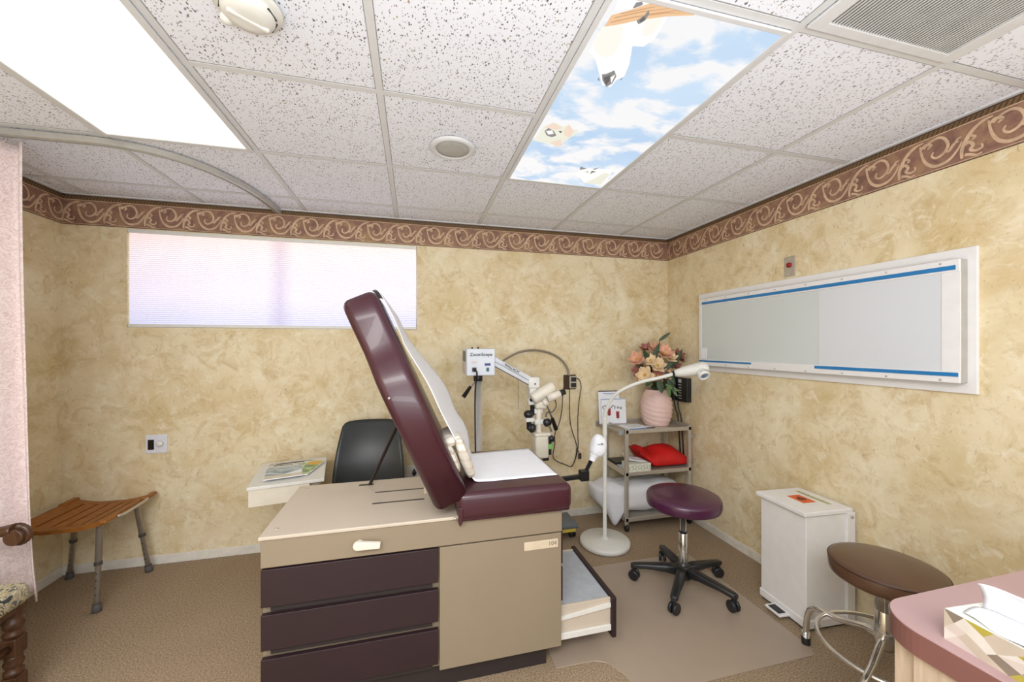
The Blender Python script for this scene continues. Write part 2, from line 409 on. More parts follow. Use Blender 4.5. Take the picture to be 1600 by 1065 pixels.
# ================================================================ CEILING FIXTURES
def ceil_light(x0, x1, y0, y1, label):
    t = thing('ceiling_light', label, 'light', ((x0+x1)/2, (y0+y1)/2, H))
    def fr(b):
        for a in ((x0, x0+.022, y0, y1), (x1-.022, x1, y0, y1), (x0+.022, x1-.022, y0, y0+.022), (x0+.022, x1-.022, y1-.022, y1)): box(b, *a, H-.006, H+.002, bev=.002)
    part('frame', t, GRIDW, fr)
    part('diffuser', t, LENSM, lambda b: box(b, x0+.018, x1-.018, y0+.018, y1-.018, H-.003, H+.001))
    return t
ceil_light(-1.329, -.744, .91, 2.105, 'large white lit fluorescent ceiling panel above the left side of the room')
# picture panel
t = thing('sky_light_panel', 'lit ceiling panel printed with blue sky, clouds and white parrots on a branch', 'light', (.79, 1.5, H))
x0, x1, y0, y1 = .50, 1.085, .91, 2.105
def fr(b):
    for a in ((x0, x0+.016, y0, y1), (x1-.016, x1, y0, y1), (x0+.016, x1-.016, y0, y0+.016), (x0+.016, x1-.016, y1-.016, y1)): box(b, *a, H-.006, H+.002, bev=.002)
part('frame', t, GRIDW, fr)
dif = part('printed_diffuser', t, SKYP, lambda b: box(b, x0+.012, x1-.012, y0+.012, y1-.012, H-.003, H+.001))
pic = [glow('print_white', (248, 247, 245), .97), glow('print_cream', (246, 240, 230), .96), glow('print_log', (232, 186, 136), .95), glow('print_loglines', (206, 150, 100), .9),
       glow('print_grey', (128, 128, 132), .8), glow('print_dark', (70, 70, 74), .6), glow('print_peach', (236, 214, 196), .93), glow('print_green', (230, 230, 214), .95)]
def flat(b, pts, lvl, mat, org=None, s=1):
    zz = H-.0034-.0001*lvl; vs = []
    for p in pts:
        q = at(p[0], p[1], Z=H-.003); x = min(max(q.x, x0+.017), x1-.017); y = min(max(q.y, y0+.017), y1-.017); vs.append(b.verts.new((x, y, zz)))
    f = b.faces.new(vs); f.material_index = mat
    f.normal_update()
    if f.normal.z > 0: f.normal_flip()
def z1c(l): return [(860+x/6.4, y/6.4) for x, y in l]
def z2c(l): return [(780+x/7.27, 170+y/7.27) for x, y in l]
b = bmn()
flat(b, z1c([(640, 100), (700, -60), (1000, -60), (1000, 20), (820, 90)]), 1, 0)
flat(b, z1c([(520, 265), (380, 520), (440, 560), (490, 740), (520, 850), (600, 870), (660, 800), (740, 760), (790, 640), (820, 460), (930, 465), (1040, 390), (1110, 280), (1170, 165), (900, 190)]), 2, 0)
flat(b, z1c([(520, 265), (430, 440), (460, 540), (560, 580), (640, 540), (700, 420), (730, 240)]), 3, 1)
flat(b, z1c([(980, 170), (910, 300), (930, 370), (1030, 330), (1130, 180)]), 3, 1)
flat(b, z1c([(540, 265), (610, 150), (820, 90), (1000, 20), (1100, 30), (1300, 80), (1460, 120), (1440, 150), (1180, 160), (900, 195), (700, 240)]), 4, 2)
for l in ([(640, 170), (900, 110), (1200, 70), (1210, 78), (900, 122), (645, 180)], [(600, 215), (850, 160), (1150, 120), (1400, 125), (1150, 130), (850, 172), (605, 225)], [(700, 130), (960, 75), (1100, 50), (1100, 57), (960, 86), (705, 140)], [(950, 140), (1250, 98), (1350, 105), (1250, 107), (950, 150)]): flat(b, z1c(l), 5, 3)
flat(b, z1c([(820, 80), (860, 20), (920, 10), (925, 45), (850, 75)]), 6, 4)
flat(b, z1c([(860, 205), (940, 150), (985, 95), (990, 130), (950, 200), (880, 240)]), 6, 4); flat(b, z1c([(890, 205), (935, 160), (950, 180), (910, 225)]), 7, 5)
flat(b, z1c([(515, 740), (560, 735), (640, 700), (660, 760), (620, 830), (560, 868), (520, 800)]), 6, 4)
flat(b, z1c([(530, 770), (600, 745), (590, 810), (555, 850)]), 7, 5); flat(b, z1c([(600, 770), (650, 740), (610, 830)]), 7, 0)
flat(b, z1c([(690, 800), (720, 775), (715, 790)]), 7, 5); flat(b, z1c([(470, 790), (490, 770), (490, 810)]), 7, 4)
flat(b, z2c([(390, 360), (500, 200), (620, 150), (740, 200), (800, 170), (840, 240), (890, 225), (890, 270), (800, 330), (700, 400), (620, 410), (480, 380)]), 2, 7)
flat(b, z2c([(510, 210), (620, 155), (720, 215), (640, 240)]), 3, 6); flat(b, z2c([(730, 250), (790, 175), (850, 250), (800, 325), (740, 300)]), 3, 6)
flat(b, z2c([(515, 250), (560, 215), (620, 250), (650, 300), (600, 320), (540, 300)]), 4, 4); flat(b, z2c([(530, 250), (600, 240), (620, 280), (560, 290)]), 5, 0); flat(b, z2c([(670, 250), (715, 250), (700, 275)]), 4, 5)
flat(b, z2c([(580, 380), (700, 340), (720, 420), (640, 425)]), 3, 6)
flat(b, z2c([(880, 740), (915, 690), (1000, 670), (1100, 680), (1290, 690), (1230, 800), (1150, 865), (960, 835)]), 2, 0)
flat(b, z2c([(1060, 800), (1200, 720), (1260, 740), (1150, 862), (960, 840)]), 3, 7)
flat(b, z2c([(915, 690), (925, 655), (1000, 680), (960, 685)]), 4, 4); flat(b, z2c([(1060, 683), (1140, 660), (1090, 690)]), 4, 4)
flat(b, z2c([(970, 712), (1015, 708), (1010, 722)]), 4, 4); flat(b, z2c([(1030, 740), (1050, 700), (1105, 712), (1060, 725)]), 4, 4)
obj('printed_picture', b, pic, dif)
# return air vent
t = thing('ceiling_vent', 'white ribbed return air grille in the ceiling near the right wall', 'vent', (1.4, .6, H))
x0, x1, y0, y1 = 1.11, 1.694, .30, .885
def fr(b):
    for a in ((x0, x0+.045, y0, y1), (x1-.045, x1, y0, y1), (x0+.045, x1-.045, y0, y0+.03), (x0+.045, x1-.045, y1-.03, y1)): box(b, *a, H-.007, H+.002, bev=.002)
part('frame', t, GRIDW, fr)
def sl(b):
    box(b, x0+.04, x1-.04, y0+.025, y1-.025, H+.003, H+.005)
    x = x0+.048
    while x < x1-.05:
        box(b, -.0015, .0015, y0+.03, y1-.03, -.006, .006, mx=T(x, 0, H-.0015) @ R('Y', .75)); x += .011
part('slats', t, M('vent_grey_white', (196, 196, 192), .5), sl)
# speaker
t = thing('ceiling_speaker', 'round white ceiling speaker with grey grille', 'speaker', (.178, 1.845, H))
part('rim', t, GRIDW, lambda b: lathe(b, [(.078, -.006), (.085, -.012), (.098, -.01), (.108, -.001), (.106, .003)], (.178, 1.845, H), 48))
part('grille', t, M('speaker_grille', (178, 178, 174), .6), lambda b: lathe(b, [(0, -.010), (.05, -.009), (.08, -.006), (.08, .002)], (.178, 1.845, H), 48))
# alarm dome
t = thing('smoke_alarm', 'round white domed smoke alarm on the ceiling beside the bright panel', 'smoke alarm', (-.437, 1.20, H))
part('base', t, WHITEPL, lambda b: lathe(b, [(0, -.002), (.08, -.004), (.083, -.012), (.08, -.018), (.062, -.02), (0, -.02)], (-.437, 1.20, H), 40))
def dome(b):
    lathe(b, [(.066, -.019), (.064, -.032), (.054, -.042), (.03, -.047), (0, -.048)], (-.437, 1.20, H), 40)
    box(b, -.425-.05, -.425+.05, 1.235-.006, 1.235+.006, H-.051, H-.035, bev=.003, mx=T(-.437, 1.20, 0) @ R('Z', .6) @ T(.425, -1.235, 0))
part('cover', t, WHITEPL, dome)
for a in (-.2, .6, 1.6, 3.6): part('slot', t, BLACK, lambda b: box(b, .058, .0655, -.02, .02, -.030, -.026, mx=T(-.437, 1.20, H) @ R('Z', a)))
def blis(b): blob(b, (-.50, 1.232, H-.026), (.018, .018, .016))
part('sensor_bump', t, WHITEPL, blis)

# ================================================================ CURTAIN AND TRACK
t = thing('curtain_track', 'bent aluminium curtain track curving across the ceiling to the back wall', 'curtain track', (-1.2, 2.2, H))
tp = smooth_path([(XL+.004, 2.165, H-.016), (-1.75, 2.155, H-.016), (-1.5, 2.15, H-.016), (-1.36, 2.15, H-.016), (-1.24, 2.175, H-.016), (-1.13, 2.235, H-.016), (-1.04, 2.34, H-.016), (-.97, 2.49, H-.016), (-.928, 2.65, H-.016), (-.908, 2.82, H-.016), (-.90, YW-.004, H-.016)], 6)
def trk(b):
    n = len(tp); rings = []
    for i, p in enumerate(tp):
        d = (tp[min(i+1, n-1)]-tp[max(i-1, 0)]).normalized(); s = Vector((d.y, -d.x, 0))
        rings.append([b.verts.new(p+s*u+Vector((0, 0, w))) for u, w in ((-.017, .015), (.017, .015), (.017, -.012), (.006, -.016), (.006, -.006), (-.006, -.006), (-.006, -.016), (-.017, -.012))])
    for A, B in zip(rings, rings[1:]):
        for k in range(8): b.faces.new((A[k], A[(k+1) % 8], B[(k+1) % 8], B[k]))
    b.faces.new(rings[0]); b.faces.new(rings[-1][::-1]); bmesh.ops.recalc_face_normals(b, faces=b.faces)
part('rail', t, M('track_aluminium', (190, 188, 182), .35, metal=.3), trk)
t = thing('privacy_curtain', 'pale pink embossed cloth curtain gathered at the left wall', 'curtain', (-1.85, 2.15, .3))
def cur(b):
    def fn(u, v):
        z = 2.275-v*1.97; x = -2.06+u*(.438+.04*v**7)
        y = 2.15+.028*math.sin(u*30)+.012*math.sin(u*13+2*v)+.01*math.sin(v*5+u*4)
        if v > .9: z += .012*math.sin(u*30+1)
        return (x, y, z)
    grid(b, fn, 90, 40)
cu = obj('cloth', (lambda bb: (cur(bb), bb)[1])(bmn()), DAMASK, t, solid=.002)
for i in range(8):
    x = -2.03+i*.054
    part('hook', t, STEEL, lambda b: tube(b, smooth_path([(x, 2.152, H-.03), (x+.004, 2.152, H-.045), (x-.004, 2.15, H-.058), (x, 2.15, H-.07)], 3), .0018, 6))

# ================================================================ EXAM TABLE
t = thing('exam_table', 'beige exam table with burgundy vinyl seat, raised back and dark plum drawers', 'exam table', (.04, 1.83, 0))
EX0, EX1, EY0, EY1 = -.536, .618, 1.582, 2.09
part('toe_base', t, TOE, lambda b: box(b, EX0+.06, EX1-.05, 1.63, 2.05, 0, .106))
part('cabinet_body', t, BEIGE, lambda b: box(b, EX0, EX1, 1.602, EY1, .105, .60, bev=.003))
part('side_panel', t, BEIGE, lambda b: box(b, .1, EX1+.002, 1.578, 1.602, .105, .597, bev=.002))
def sh(b):
    box(b, EX0, EX1+.004, 1.575, EY1, .603, .706, bev=.003)
part('upper_shroud', t, BEIGE, sh)
def tp_(b):
    box(b, EX0-.006, EX1, 1.568, EY1+.006, .706, .719, bev=.003)
    box(b, .045, .2, 1.84, 2.06, .719, .75, bev=.004)
    for y in (1.785, 1.918): box(b, -.176, .046, y-.006, y+.006, .7185, .7196, mat=1)
    prism(b, [(-.255+.008*math.cos(a), 2.036+.011*math.sin(a)) for a in [PI/2+PI*k/8 for k in range(9)]]+[(-.2+.008*math.cos(a), 2.034+.011*math.sin(a)) for a in [-PI/2+PI*k/8 for k in range(9)]], 'z', .7185, .7197, mat=1)
    for x, y in ((-.50, 2.05), (-.50, 1.63)): lathe(b, [(.007, .7192), (.006, .721), (0, .722)], (x, y, 0), 12, mat=2)
part('top_plate', t, [BEIGET, BLACK, STEEL], tp_)
for z0, z1 in ((.462, .598), (.306, .434), (.135, .274)):
    def dr(b):
        box(b, EX0+.002, .094, 1.572, 1.592, z0, z1, bev=.002)
        box(b, EX0+.03, .07, 1.584, 1.604, z0-.004, z0+.012)
    d = part('drawer', t, PLUM, dr)
    part('finger_gap', d, TOE, lambda b: box(b, EX0+.028, .072, 1.592, 1.6035, z0-.027, z0))
def lev(b):
    cyl(b, (-.20, 1.576, .655), (-.20, 1.556, .655), .013, 20)
    prism(b, [(-.205+.016*math.cos(a), .656+.016*math.sin(a)) for a in [PI/2+PI*k/8 for k in range(9)]]+[(-.125, .638), (-.122, .660)], 'y', 1.545, 1.563, bev=.003)
part('release_lever', t, CREAM, lev, 'cream lever handle')
def pl(b):
    box(b, .452, .604, 1.575, 1.579, .538, .574, bev=.0015)
    text(b, '104', .026, T(.578, 1.5745, .557) @ R('X', PI/2), mat=1)
part('name_plate', t, [M('plate_cream', (206, 192, 168), .4), M('plate_ink', (120, 110, 96), .5)], pl)
# end fronts and pulled-out step drawer
for z0, z1 in ((.448, .59), (.285, .434)):
    part('end_panel', t, PLUM, lambda b: box(b, EX1, EX1+.018, 1.60, 2.07, z0, z1, bev=.003))
d = part('step_drawer', t, BEIGET, lambda b: (box(b, .60, .875, 1.615, 2.055, .105, .112), box(b, .60, .875, 1.615, 1.625, .105, .252, bev=.002), box(b, .60, .875, 2.045, 2.055, .105, .252, bev=.002)), 'open step drawer with grey tread')
part('tread', d, M('grey_blue_tread', (172, 178, 186), .5), lambda b: box(b, .60, .873, 1.626, 2.044, .238, .247))
part('drawer_front', d, PLUM, lambda b: box(b, .875, .898, 1.60, 2.075, .075, .258, bev=.004))
def rails(b):
    prism(b, [(.605, .19), (.605, .203), (.872, .231), (.872, .213)], 'y', 1.606, 1.6145)
    box(b, .60, .873, 1.604, 1.6145, .108, .135, bev=.002)
part('slide_rail', d, WHITEPL, rails, 'white slide rails')
# cushions
part('seat_cushion', t, VINYL, lambda b: (box(b, .168, .658, 1.54, 2.16, .706, .818, bev=.028, seg=5), box(b, .176, .65, 1.552, 2.15, .70, .72, bev=.008)))
BO = Vector((.084, 0, .752)); BD = Vector((-.409, 0, .9125)); BN = Vector((.9125, 0, .409))
MB = Matrix(((BD.x, 0, BN.x, BO.x), (0, 1, 0, 0), (BD.z, 0, BN.z, BO.z), (0, 0, 0, 1)))
def outline():
    near = [(0, 1.545), (.50, 1.545), (.57, 1.56), (.63, 1.60), (.69, 1.63), (.80, 1.635), (.875, 1.645), (.905, 1.675)]
    return near+[(s, 3.70-y) for s, y in near[::-1]]
def back(b):
    t2 = bmn(); ol = outline(); n = len(ol)
    A = [t2.verts.new((s, y, 0)) for s, y in ol]; B2 = [t2.verts.new((s, y, .143)) for s, y in ol]
    t2.faces.new(A[::-1]); t2.faces.new(B2)
    for i in range(n): t2.faces.new((A[i], A[(i+1) % n], B2[(i+1) % n], B2[i]))
    bmesh.ops.recalc_face_normals(t2, faces=t2.faces)
    ed = [e for e in t2.edges if abs(e.verts[0].co.z-e.verts[1].co.z) < 1e-6]
    bmesh.ops.bevel(t2, geom=ed, offset=.034, segments=5, profile=.5, affect='EDGES', clamp_overlap=True)
    merge(b, t2, 0, True, MB)
bk = part('backrest', t, VINYL, back)
part('upholstery_stud', bk, STEEL, lambda b: blob(b, at(608, 622, Y=1.545), (.005, .004, .005)))
part('upholstery_stud', bk, STEEL, lambda b: blob(b, (.16, 1.56, .715), (.006, .005, .006)))
part('support_strut', t, M('dark_bronze_rod', (62, 52, 46), .35, metal=.5), lambda b: tube(b, [(-.22, 2.034, .70), (-.048, 2.034, 1.075)], .008, 10))
part('hinge_flap', t, VINYL, lambda b: prism(b, [(.170, .705), (.173, .765), (.192, .76), (.187, .70), (.178, .688)], 'y', 1.538, 1.556, bev=.003))
sa = part('stirrup_arm', t, BLACKM, lambda b: (box(b, .60, .905, 1.99, 2.012, .652, .676, bev=.003, mx=T(.6, 0, .66) @ R('Y', -.045) @ T(-.6, 0, -.66)), box(b, .895, .945, 1.98, 2.022, .655, .712, bev=.004), tube(b, [(.93, 2.0, .70), (.985, 2.0, .80)], .011, 10)), 'black jointed stirrup arm')
def sock(b):
    blob(b, (1.003, 1.995, .845), (.045, .038, .062), (.8, .8), mx=R('Y', .3), wob=.25, nu=36, nv=24)
    tube(b, [(.965, 1.995, .762), (.975, 1.995, .785), (.99, 1.995, .81)], [.016, .022, .034], 12)
    text(b, '~≈', .03, T(1.0, 1.957, .862) @ R('X', PI/2), mat=1)
part('stirrup_cover', sa, [CLOTHW, BLACK], sock, 'white padded cloth cover over the stirrup')

# paper sheet
SP = lambda l, Y: [at(x, y, Y=Y) for x, y in l]
near = smooth_path([(-.17, 1.70, 1.636), (-.142, 1.69, 1.632)]+SP([(612, 490), (625, 520), (634.5, 543), (668, 599), (687, 640), (696, 658), (704.5, 674), (710, 684), (718.6, 696), (727, 714.6), (733, 731.5), (741, 750)], 1.655)+[(.30, 1.65, .8215), (.40, 1.65, .8215), (.52, 1.652, .8215), (.632, 1.655, .8215)], 5)
far = smooth_path([(-.17, 2.0, 1.636), (-.142, 2.01, 1.632)]+SP([(620, 492), (634, 520), (649, 543), (694, 599), (712, 640), (724, 658), (730, 672), (732, 682), (733, 690), (733.5, 697), (734.5, 703), (738, 708)], 2.06)+[(.35, 2.10, .8215), (.45, 2.11, .8215), (.54, 2.115, .8215), (.632, 2.12, .8215)], 5)
def pap(b):
    n = len(near)-1
    def fn(u, v):
        i = min(int(u*n+.5), n); p = near[i].lerp(far[i], v)
        if u < .1: p = p+Vector((.004*math.sin(v*PI), 0, .002*math.sin(v*PI)))
        return p
    grid(b, fn, n, 14)
b = bmn(); pap(b)
o = obj('exam_table_paper', b, PAPER, solid=.0012); tag(o, 'white paper sheet draped down the exam table back and over the burgundy seat', 'paper sheet')
# folded cushion
b = bmn()
blob(b, (.156, 1.735, .925), (.026, .13, .072), (.7, .6), mx=R('Y', -.36), wob=.06)
blob(b, (.212, 1.745, .925), (.024, .125, .098), (.6, .6), mx=R('Y', -.34), wob=.06)
blob(b, (.148, 1.75, 1.0), (.03, .115, .032), (.8, .7), mx=R('Y', -.3), wob=.06)
tag(obj('plaid_cushion', b, PLAID), 'folded cream quilted plaid cushion wedged between table backrest and seat', 'cushion')

# ================================================================ BLACK CHAIR
t = thing('stacking_chair', 'black plastic shell chair against the back wall behind the exam table', 'chair', (-.285, 2.6, 0))
def shell(b):
    def fn(u, v):
        x = u*2-1
        if v < .5:
            k = v/.5; y = 2.36+.36*k; z = .44-.012*math.sin(k*PI)-.02*(1-k)**3+.02*x*x; w = .205+.015*math.sin(k*PI)
            if k > .8: z += (k-.8)**2*.5
        else:
            k = (v-.5)/.5; y = 2.72+.145*k-.05*math.sin(k*PI)*.6+.02*(1-x*x)*.8; z = .46+.43*k-.012*abs(x)**9*k**3; w = .226-.046*k**1.4+.004*math.sin(k*PI)
            if k > .96: w -= (k-.96)*.3
        return (-.285+x*w, y-(.028*x*x if v > .5 else 0), z)
    grid(b, fn, 20, 40)
obj('shell', (lambda bb: (shell(bb), bb)[1])(bmn()), CHAIRB, t, solid=.006)
for sx in (-1, 1):
    part('leg', t, CHROME, lambda b: tube(b, [(-.285+sx*.17, 2.42, .425), (-.285+sx*.215, 2.36, .0)], .011, 10))
    part('leg', t, CHROME, lambda b: tube(b, [(-.285+sx*.17, 2.68, .43), (-.285+sx*.215, 2.80, .0)], .011, 10))
part('seat_frame', t, CHROME, lambda b: tube(b, [(-.455, 2.42, .422), (-.115, 2.42, .422), (-.115, 2.68, .422), (-.455, 2.68, .422)], .009, 8, closed=True))

# ================================================================ SMALL WHITE DESK + MAGAZINES
dk = .17
t = thing('side_desk', 'small white laminate side desk with drawer box, beside the black chair', 'desk', (-.72, 2.62, 0), dk, world=False)
part('desk_top', t, WHITEPL, lambda b: box(b, -.19, .185, -.235, .235, .628, .645, bev=.002))
dr = part('drawer', t, CREAM, lambda b: box(b, -.184, .11, -.228, .225, .535, .628, bev=.002))
part('slide_rail', t, STEEL, lambda b: (box(b, .11, .16, -.2, .2, .605, .622), box(b, .125, .15, -.15, .2, .59, .606)))
part('pedestal', t, CREAM, lambda b: (box(b, -.02, .13, .0, .2, .03, .535, bev=.003), box(b, -.06, .17, -.05, .22, 0, .03, bev=.004)))
def mag(label, x, y, r, z, w, h, col, extra):
    b = bmn(); mx = T(-.72, 2.62, 0) @ R('Z', dk) @ T(x, y, z) @ R('Z', r)
    box(b, -w/2, w/2, -h/2, h/2, 0, .005, mat=0, bev=.001, mx=mx)
    box(b, -w/2+.002, w/2-.002, -h/2+.002, h/2-.002, .005, .0054, mat=1, mx=mx)
    extra(b, mx)
    tag(obj('magazine', b, [PAPER, col]+EXM), label, 'magazine', 'magazines on the white desk')
def mmat(name, stops, sc_=9, dist=.5, scl=(1, 1, 1)):
    m, nt, bb = new_mat(name); col = ramp(nt, noise_n(nt, coords(nt, scl), sc_, 5, .6, dist), stops)
    nt.links.new(col, bb.inputs['Base Color']); bb.inputs['Roughness'].default_value = .3; return m
SEA = mmat('cover_sea', [(.35, (92, 104, 116)), (.5, (170, 190, 200)), (.65, (206, 216, 216))], 10, .5, (1, 3, 1))
GRN = mmat('cover_green', [(.35, (70, 106, 58)), (.5, (150, 180, 120)), (.62, (226, 230, 214))], 18, 1)
GRY = mmat('cover_text', [(.4, (90, 92, 96)), (.5, (214, 214, 210)), (.7, (236, 232, 224))], 30, .3, (1, 3, 1))
EXM = [M('cover_sand', (214, 204, 180), .4), M('cover_ochre', (222, 176, 60), .4), M('cover_black', (30, 32, 36), .5)]
mag('magazine with grey text cover, at the back of the white desk', -.01, .12, .05, .6455, .26, .15, GRY, lambda b, mx: (box(b, -.09, .08, .03, .05, .0054, .0058, mat=4, mx=mx), box(b, -.1, .0, .0, .01, .0054, .0058, mat=4, mx=mx)))
mag('magazine with green plant and yellow flower cover on the white desk', .075, -.005, -.32, .6512, .13, .27, GRN, lambda b, mx: lathe(b, [(.045, .0054), (.04, .0059), (0, .0059)], mx.translation+Vector((.03, .09, 0)), 9, mat=3))
mag('magazine with grey-blue stormy sea cover at the front of the white desk', -.035, -.07, .08, .657, .19, .21, SEA, lambda b, mx: (box(b, -.093, .093, -.103, -.055, .0054, .0058, mat=2, mx=mx), prism(b, [(.0, -.05), (.093, .02), (.093, -.05)], 'z', .0054, .0057, mat=0, mx=mx)))

# ================================================================ WALL DEVICES
t = thing('switch_plate', 'white double wall plate with black rocker and round dimmer knob under the window', 'switch', (-1.606, YW, .773))
part('plate', t, M('pale_plate', (222, 224, 232), .35), lambda b: box(b, -1.665, -1.547, YW-.006, YW, .714, .832, bev=.002))
part('rocker', t, M('black_brown', (24, 12, 8), .4), lambda b: box(b, -1.65, -1.618, YW-.010, YW-.005, .738, .802, bev=.001))
part('knob', t, WHITEPL, lambda b: lathe(b, [(0, 0), (.020, 0), (.018, .014), (.016, .017), (0, .018)], (-1.585, YW-.006, .775), 24, mx=R('X', PI/2)))
t = thing('wall_outlet', 'white wall outlet with black plug behind the exam table', 'outlet', (.0, YW, .46))
part('plate', t, WHITEPL, lambda b: box(b, -.055, .06, YW-.006, YW, .40, .515, bev=.002))
part('socket', t, BLACK, lambda b: (box(b, -.012, .018, YW-.03, YW-.005, .452, .472, bev=.003), box(b, -.004, .010, YW-.02, YW-.005, .438, .488, bev=.003)))
t = thing('alarm_switch', 'steel wall plate with red button above the whiteboard', 'switch', (XR, 1.835, 1.876))
part('plate', t, STEEL, lambda b: box(b, XR-.005, XR, 1.80, 1.869, 1.817, 1.937, bev=.0015))
part('button', t, M('red_button', (150, 20, 24), .3), lambda b: lathe(b, [(0, 0), (.015, 0), (.015, .007), (.010, .012), (0, .013)], (XR-.005, 1.835, 1.885), 20, mx=R('Y', -PI/2)))
for z in (1.83, 1.924): part('screw', t, CHROME, lambda b: lathe(b, [(0, 0), (.004, 0), (.003, .002), (0, .002)], (XR-.005, 1.835, z), 12, mx=R('Y', -PI/2)))
t = thing('power_outlet', 'dark bronze wall outlet with plugged black adapters and cords', 'outlet', (1.25, YW, 1.10))
part('plate', t, BRONZE, lambda b: box(b, 1.19, 1.295, YW-.012, YW, 1.045, 1.165, bev=.002))
part('socket', t, [STEEL, BLACK], lambda b: (box(b, 1.235, 1.295, YW-.03, YW-.012, 1.055, 1.155, bev=.003), box(b, 1.243, 1.287, YW-.042, YW-.029, 1.112, 1.146, mat=1, bev=.003), box(b, 1.243, 1.287, YW-.042, YW-.029, 1.065, 1.1, mat=1, bev=.003)))
OUTLET = t
b = bmn(); tube(b, smooth_path([at(889, 586, Y=2.965), at(886, 574, Y=2.965), at(876, 561, Y=2.965), at(858, 551, Y=2.96), at(835, 547, Y=2.94), at(812, 550, Y=2.91), at(795, 558, Y=2.87), at(780, 567, Y=2.80), at(768, 570, Y=2.735)], 6), .0085, 10)
tag(obj('flexible_conduit', b, M('grey_conduit', (152, 144, 134), .35, metal=.5)), 'grey flexible conduit arching from the bronze outlet to the instrument box', 'conduit')
CORD = M('brown_cord', (58, 44, 34), .5)
b = bmn(); tube(b, smooth_path([at(x, y, Y=2.972) for x, y in ((884, 594), (880, 612), (878, 640), (874, 660), (867, 678), (867, 694), (864, 712), (870, 720), (882, 725), (893, 728), (899, 715), (901, 700))], 6), .0035, 8)
obj('cord', b, CORD, OUTLET)
b = bmn(); tube(b, smooth_path([at(x, y, Y=2.968) for x, y in ((890, 606), (890, 640), (892, 665), (899, 688), (902, 700), (904, 706))], 6), .0035, 8)
p = at(906, 711, Y=2.965); box(b, p.x-.012, p.x+.012, p.y-.01, p.y+.01, p.z-.03, p.z+.02, bev=.006)
obj('cord', b, CORD, OUTLET)
b = bmn(); tube(b, smooth_path([at(x, y, Y=2.962) for x, y in ((898, 590), (905, 593), (908, 605), (905, 625), (903, 650), (903, 680), (903, 700), (898, 720), (893, 729))], 6), .0035, 8)
obj('cord', b, CORD, OUTLET)
# black wall unit near corner
t = thing('wall_phone', 'black wall phone with column of white labels behind the flowers', 'phone', (XR, 2.77, 1.04))
def ph(b):
    box(b, XR-.045, XR, 2.68, 2.86, .945, 1.14, bev=.004)
    box(b, XR-.08, XR-.045, 2.80, 2.86, .95, 1.15, bev=.01)
part('body', t, BLACK, ph)
def phl(b):
    box(b, XR-.0465, XR-.045, 2.745, 2.785, 1.10, 1.13)
    for k in range(6):
        box(b, XR-.0465, XR-.045, 2.745, 2.785-.008*(k % 2), 1.085-k*.022, 1.078-k*.022)
part('labels', t, M('label_white', (196, 200, 204), .5), phl)
part('cord', t, BLACK, lambda b: [tube(b, smooth_path([(XR-.05, y, .96), (XR-.045, y-.01, .88), (XR-.035, y-.03, .80), (XR-.02, y-.04, .5)], 5), .006, 8) for y in (2.83, 2.79)])
# window shade
t = thing('cellular_shade', 'white pleated cellular shade covering the high window', 'window blind', (-.87, YW, 1.83))
def shade(b):
    n = 46; z = WZ1-.02; dz = (WZ1-.02-WZ0-.022)/n; vs = []
    for k in range(n*2+1):
        zz = z-k*dz/2; yy = YW+.004+(.010 if k % 2 else .002)
        vs.append((b.verts.new((WX0+.006, yy, zz)), b.verts.new((-.86, yy+.001, zz)), b.verts.new((WX1-.006, yy, zz))))
    for A, B in zip(vs, vs[1:]):
        for i in (0, 1): b.faces.new((A[i], A[i+1], B[i+1], B[i]))
SH, nt, bb = new_mat('painted_backlight_cloth')
gv = coords(nt); f = noise_n(nt, gv, 1.5, 2, .5)
sp = nt.nodes.new('ShaderNodeSeparateXYZ'); nt.links.new(gv, sp.inputs[0])
mr = nt.nodes.new('ShaderNodeMapRange'); mr.inputs[1].default_value = -.3; mr.inputs[2].default_value = .3; nt.links.new(sp.outputs[2], mr.inputs[0])
col = ramp(nt, mr.outputs[0], [(0, (212, 214, 236)), (.35, (232, 228, 242)), (.8, (238, 230, 236)), (1, (242, 226, 224))])
wv = nt.nodes.new('ShaderNodeTexWave'); wv.bands_direction = 'Z'; wv.inputs['Scale'].default_value = 24; nt.links.new(gv, wv.inputs['Vector'])
col2 = mix(nt, .10, col, wv.outputs['Color'], 'MULTIPLY')
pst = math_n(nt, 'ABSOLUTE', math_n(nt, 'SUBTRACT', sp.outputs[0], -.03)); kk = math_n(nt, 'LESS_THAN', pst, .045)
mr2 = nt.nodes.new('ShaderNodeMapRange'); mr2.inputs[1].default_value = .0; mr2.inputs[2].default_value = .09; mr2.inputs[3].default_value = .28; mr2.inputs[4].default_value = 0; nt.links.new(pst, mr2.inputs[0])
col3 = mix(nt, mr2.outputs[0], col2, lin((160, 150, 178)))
nt.links.new(col3, bb.inputs['Base Color']); nt.links.new(col3, bb.inputs['Emission Color']); bb.inputs['Emission Strength'].default_value = .42; bb.inputs['Roughness'].default_value = .9  # emission stands in for daylight coming through the cloth
part('shade_cloth', t, SH, shade)
part('bottom_rail', t, WHITEPL, lambda b: box(b, WX0+.004, WX1-.004, YW-.002, YW+.02, WZ0+.002, WZ0+.022, bev=.003))
part('head_rail', t, WHITEPL, lambda b: box(b, WX0+.004, WX1-.004, YW-.004, YW+.03, WZ1-.022, WZ1, bev=.002))

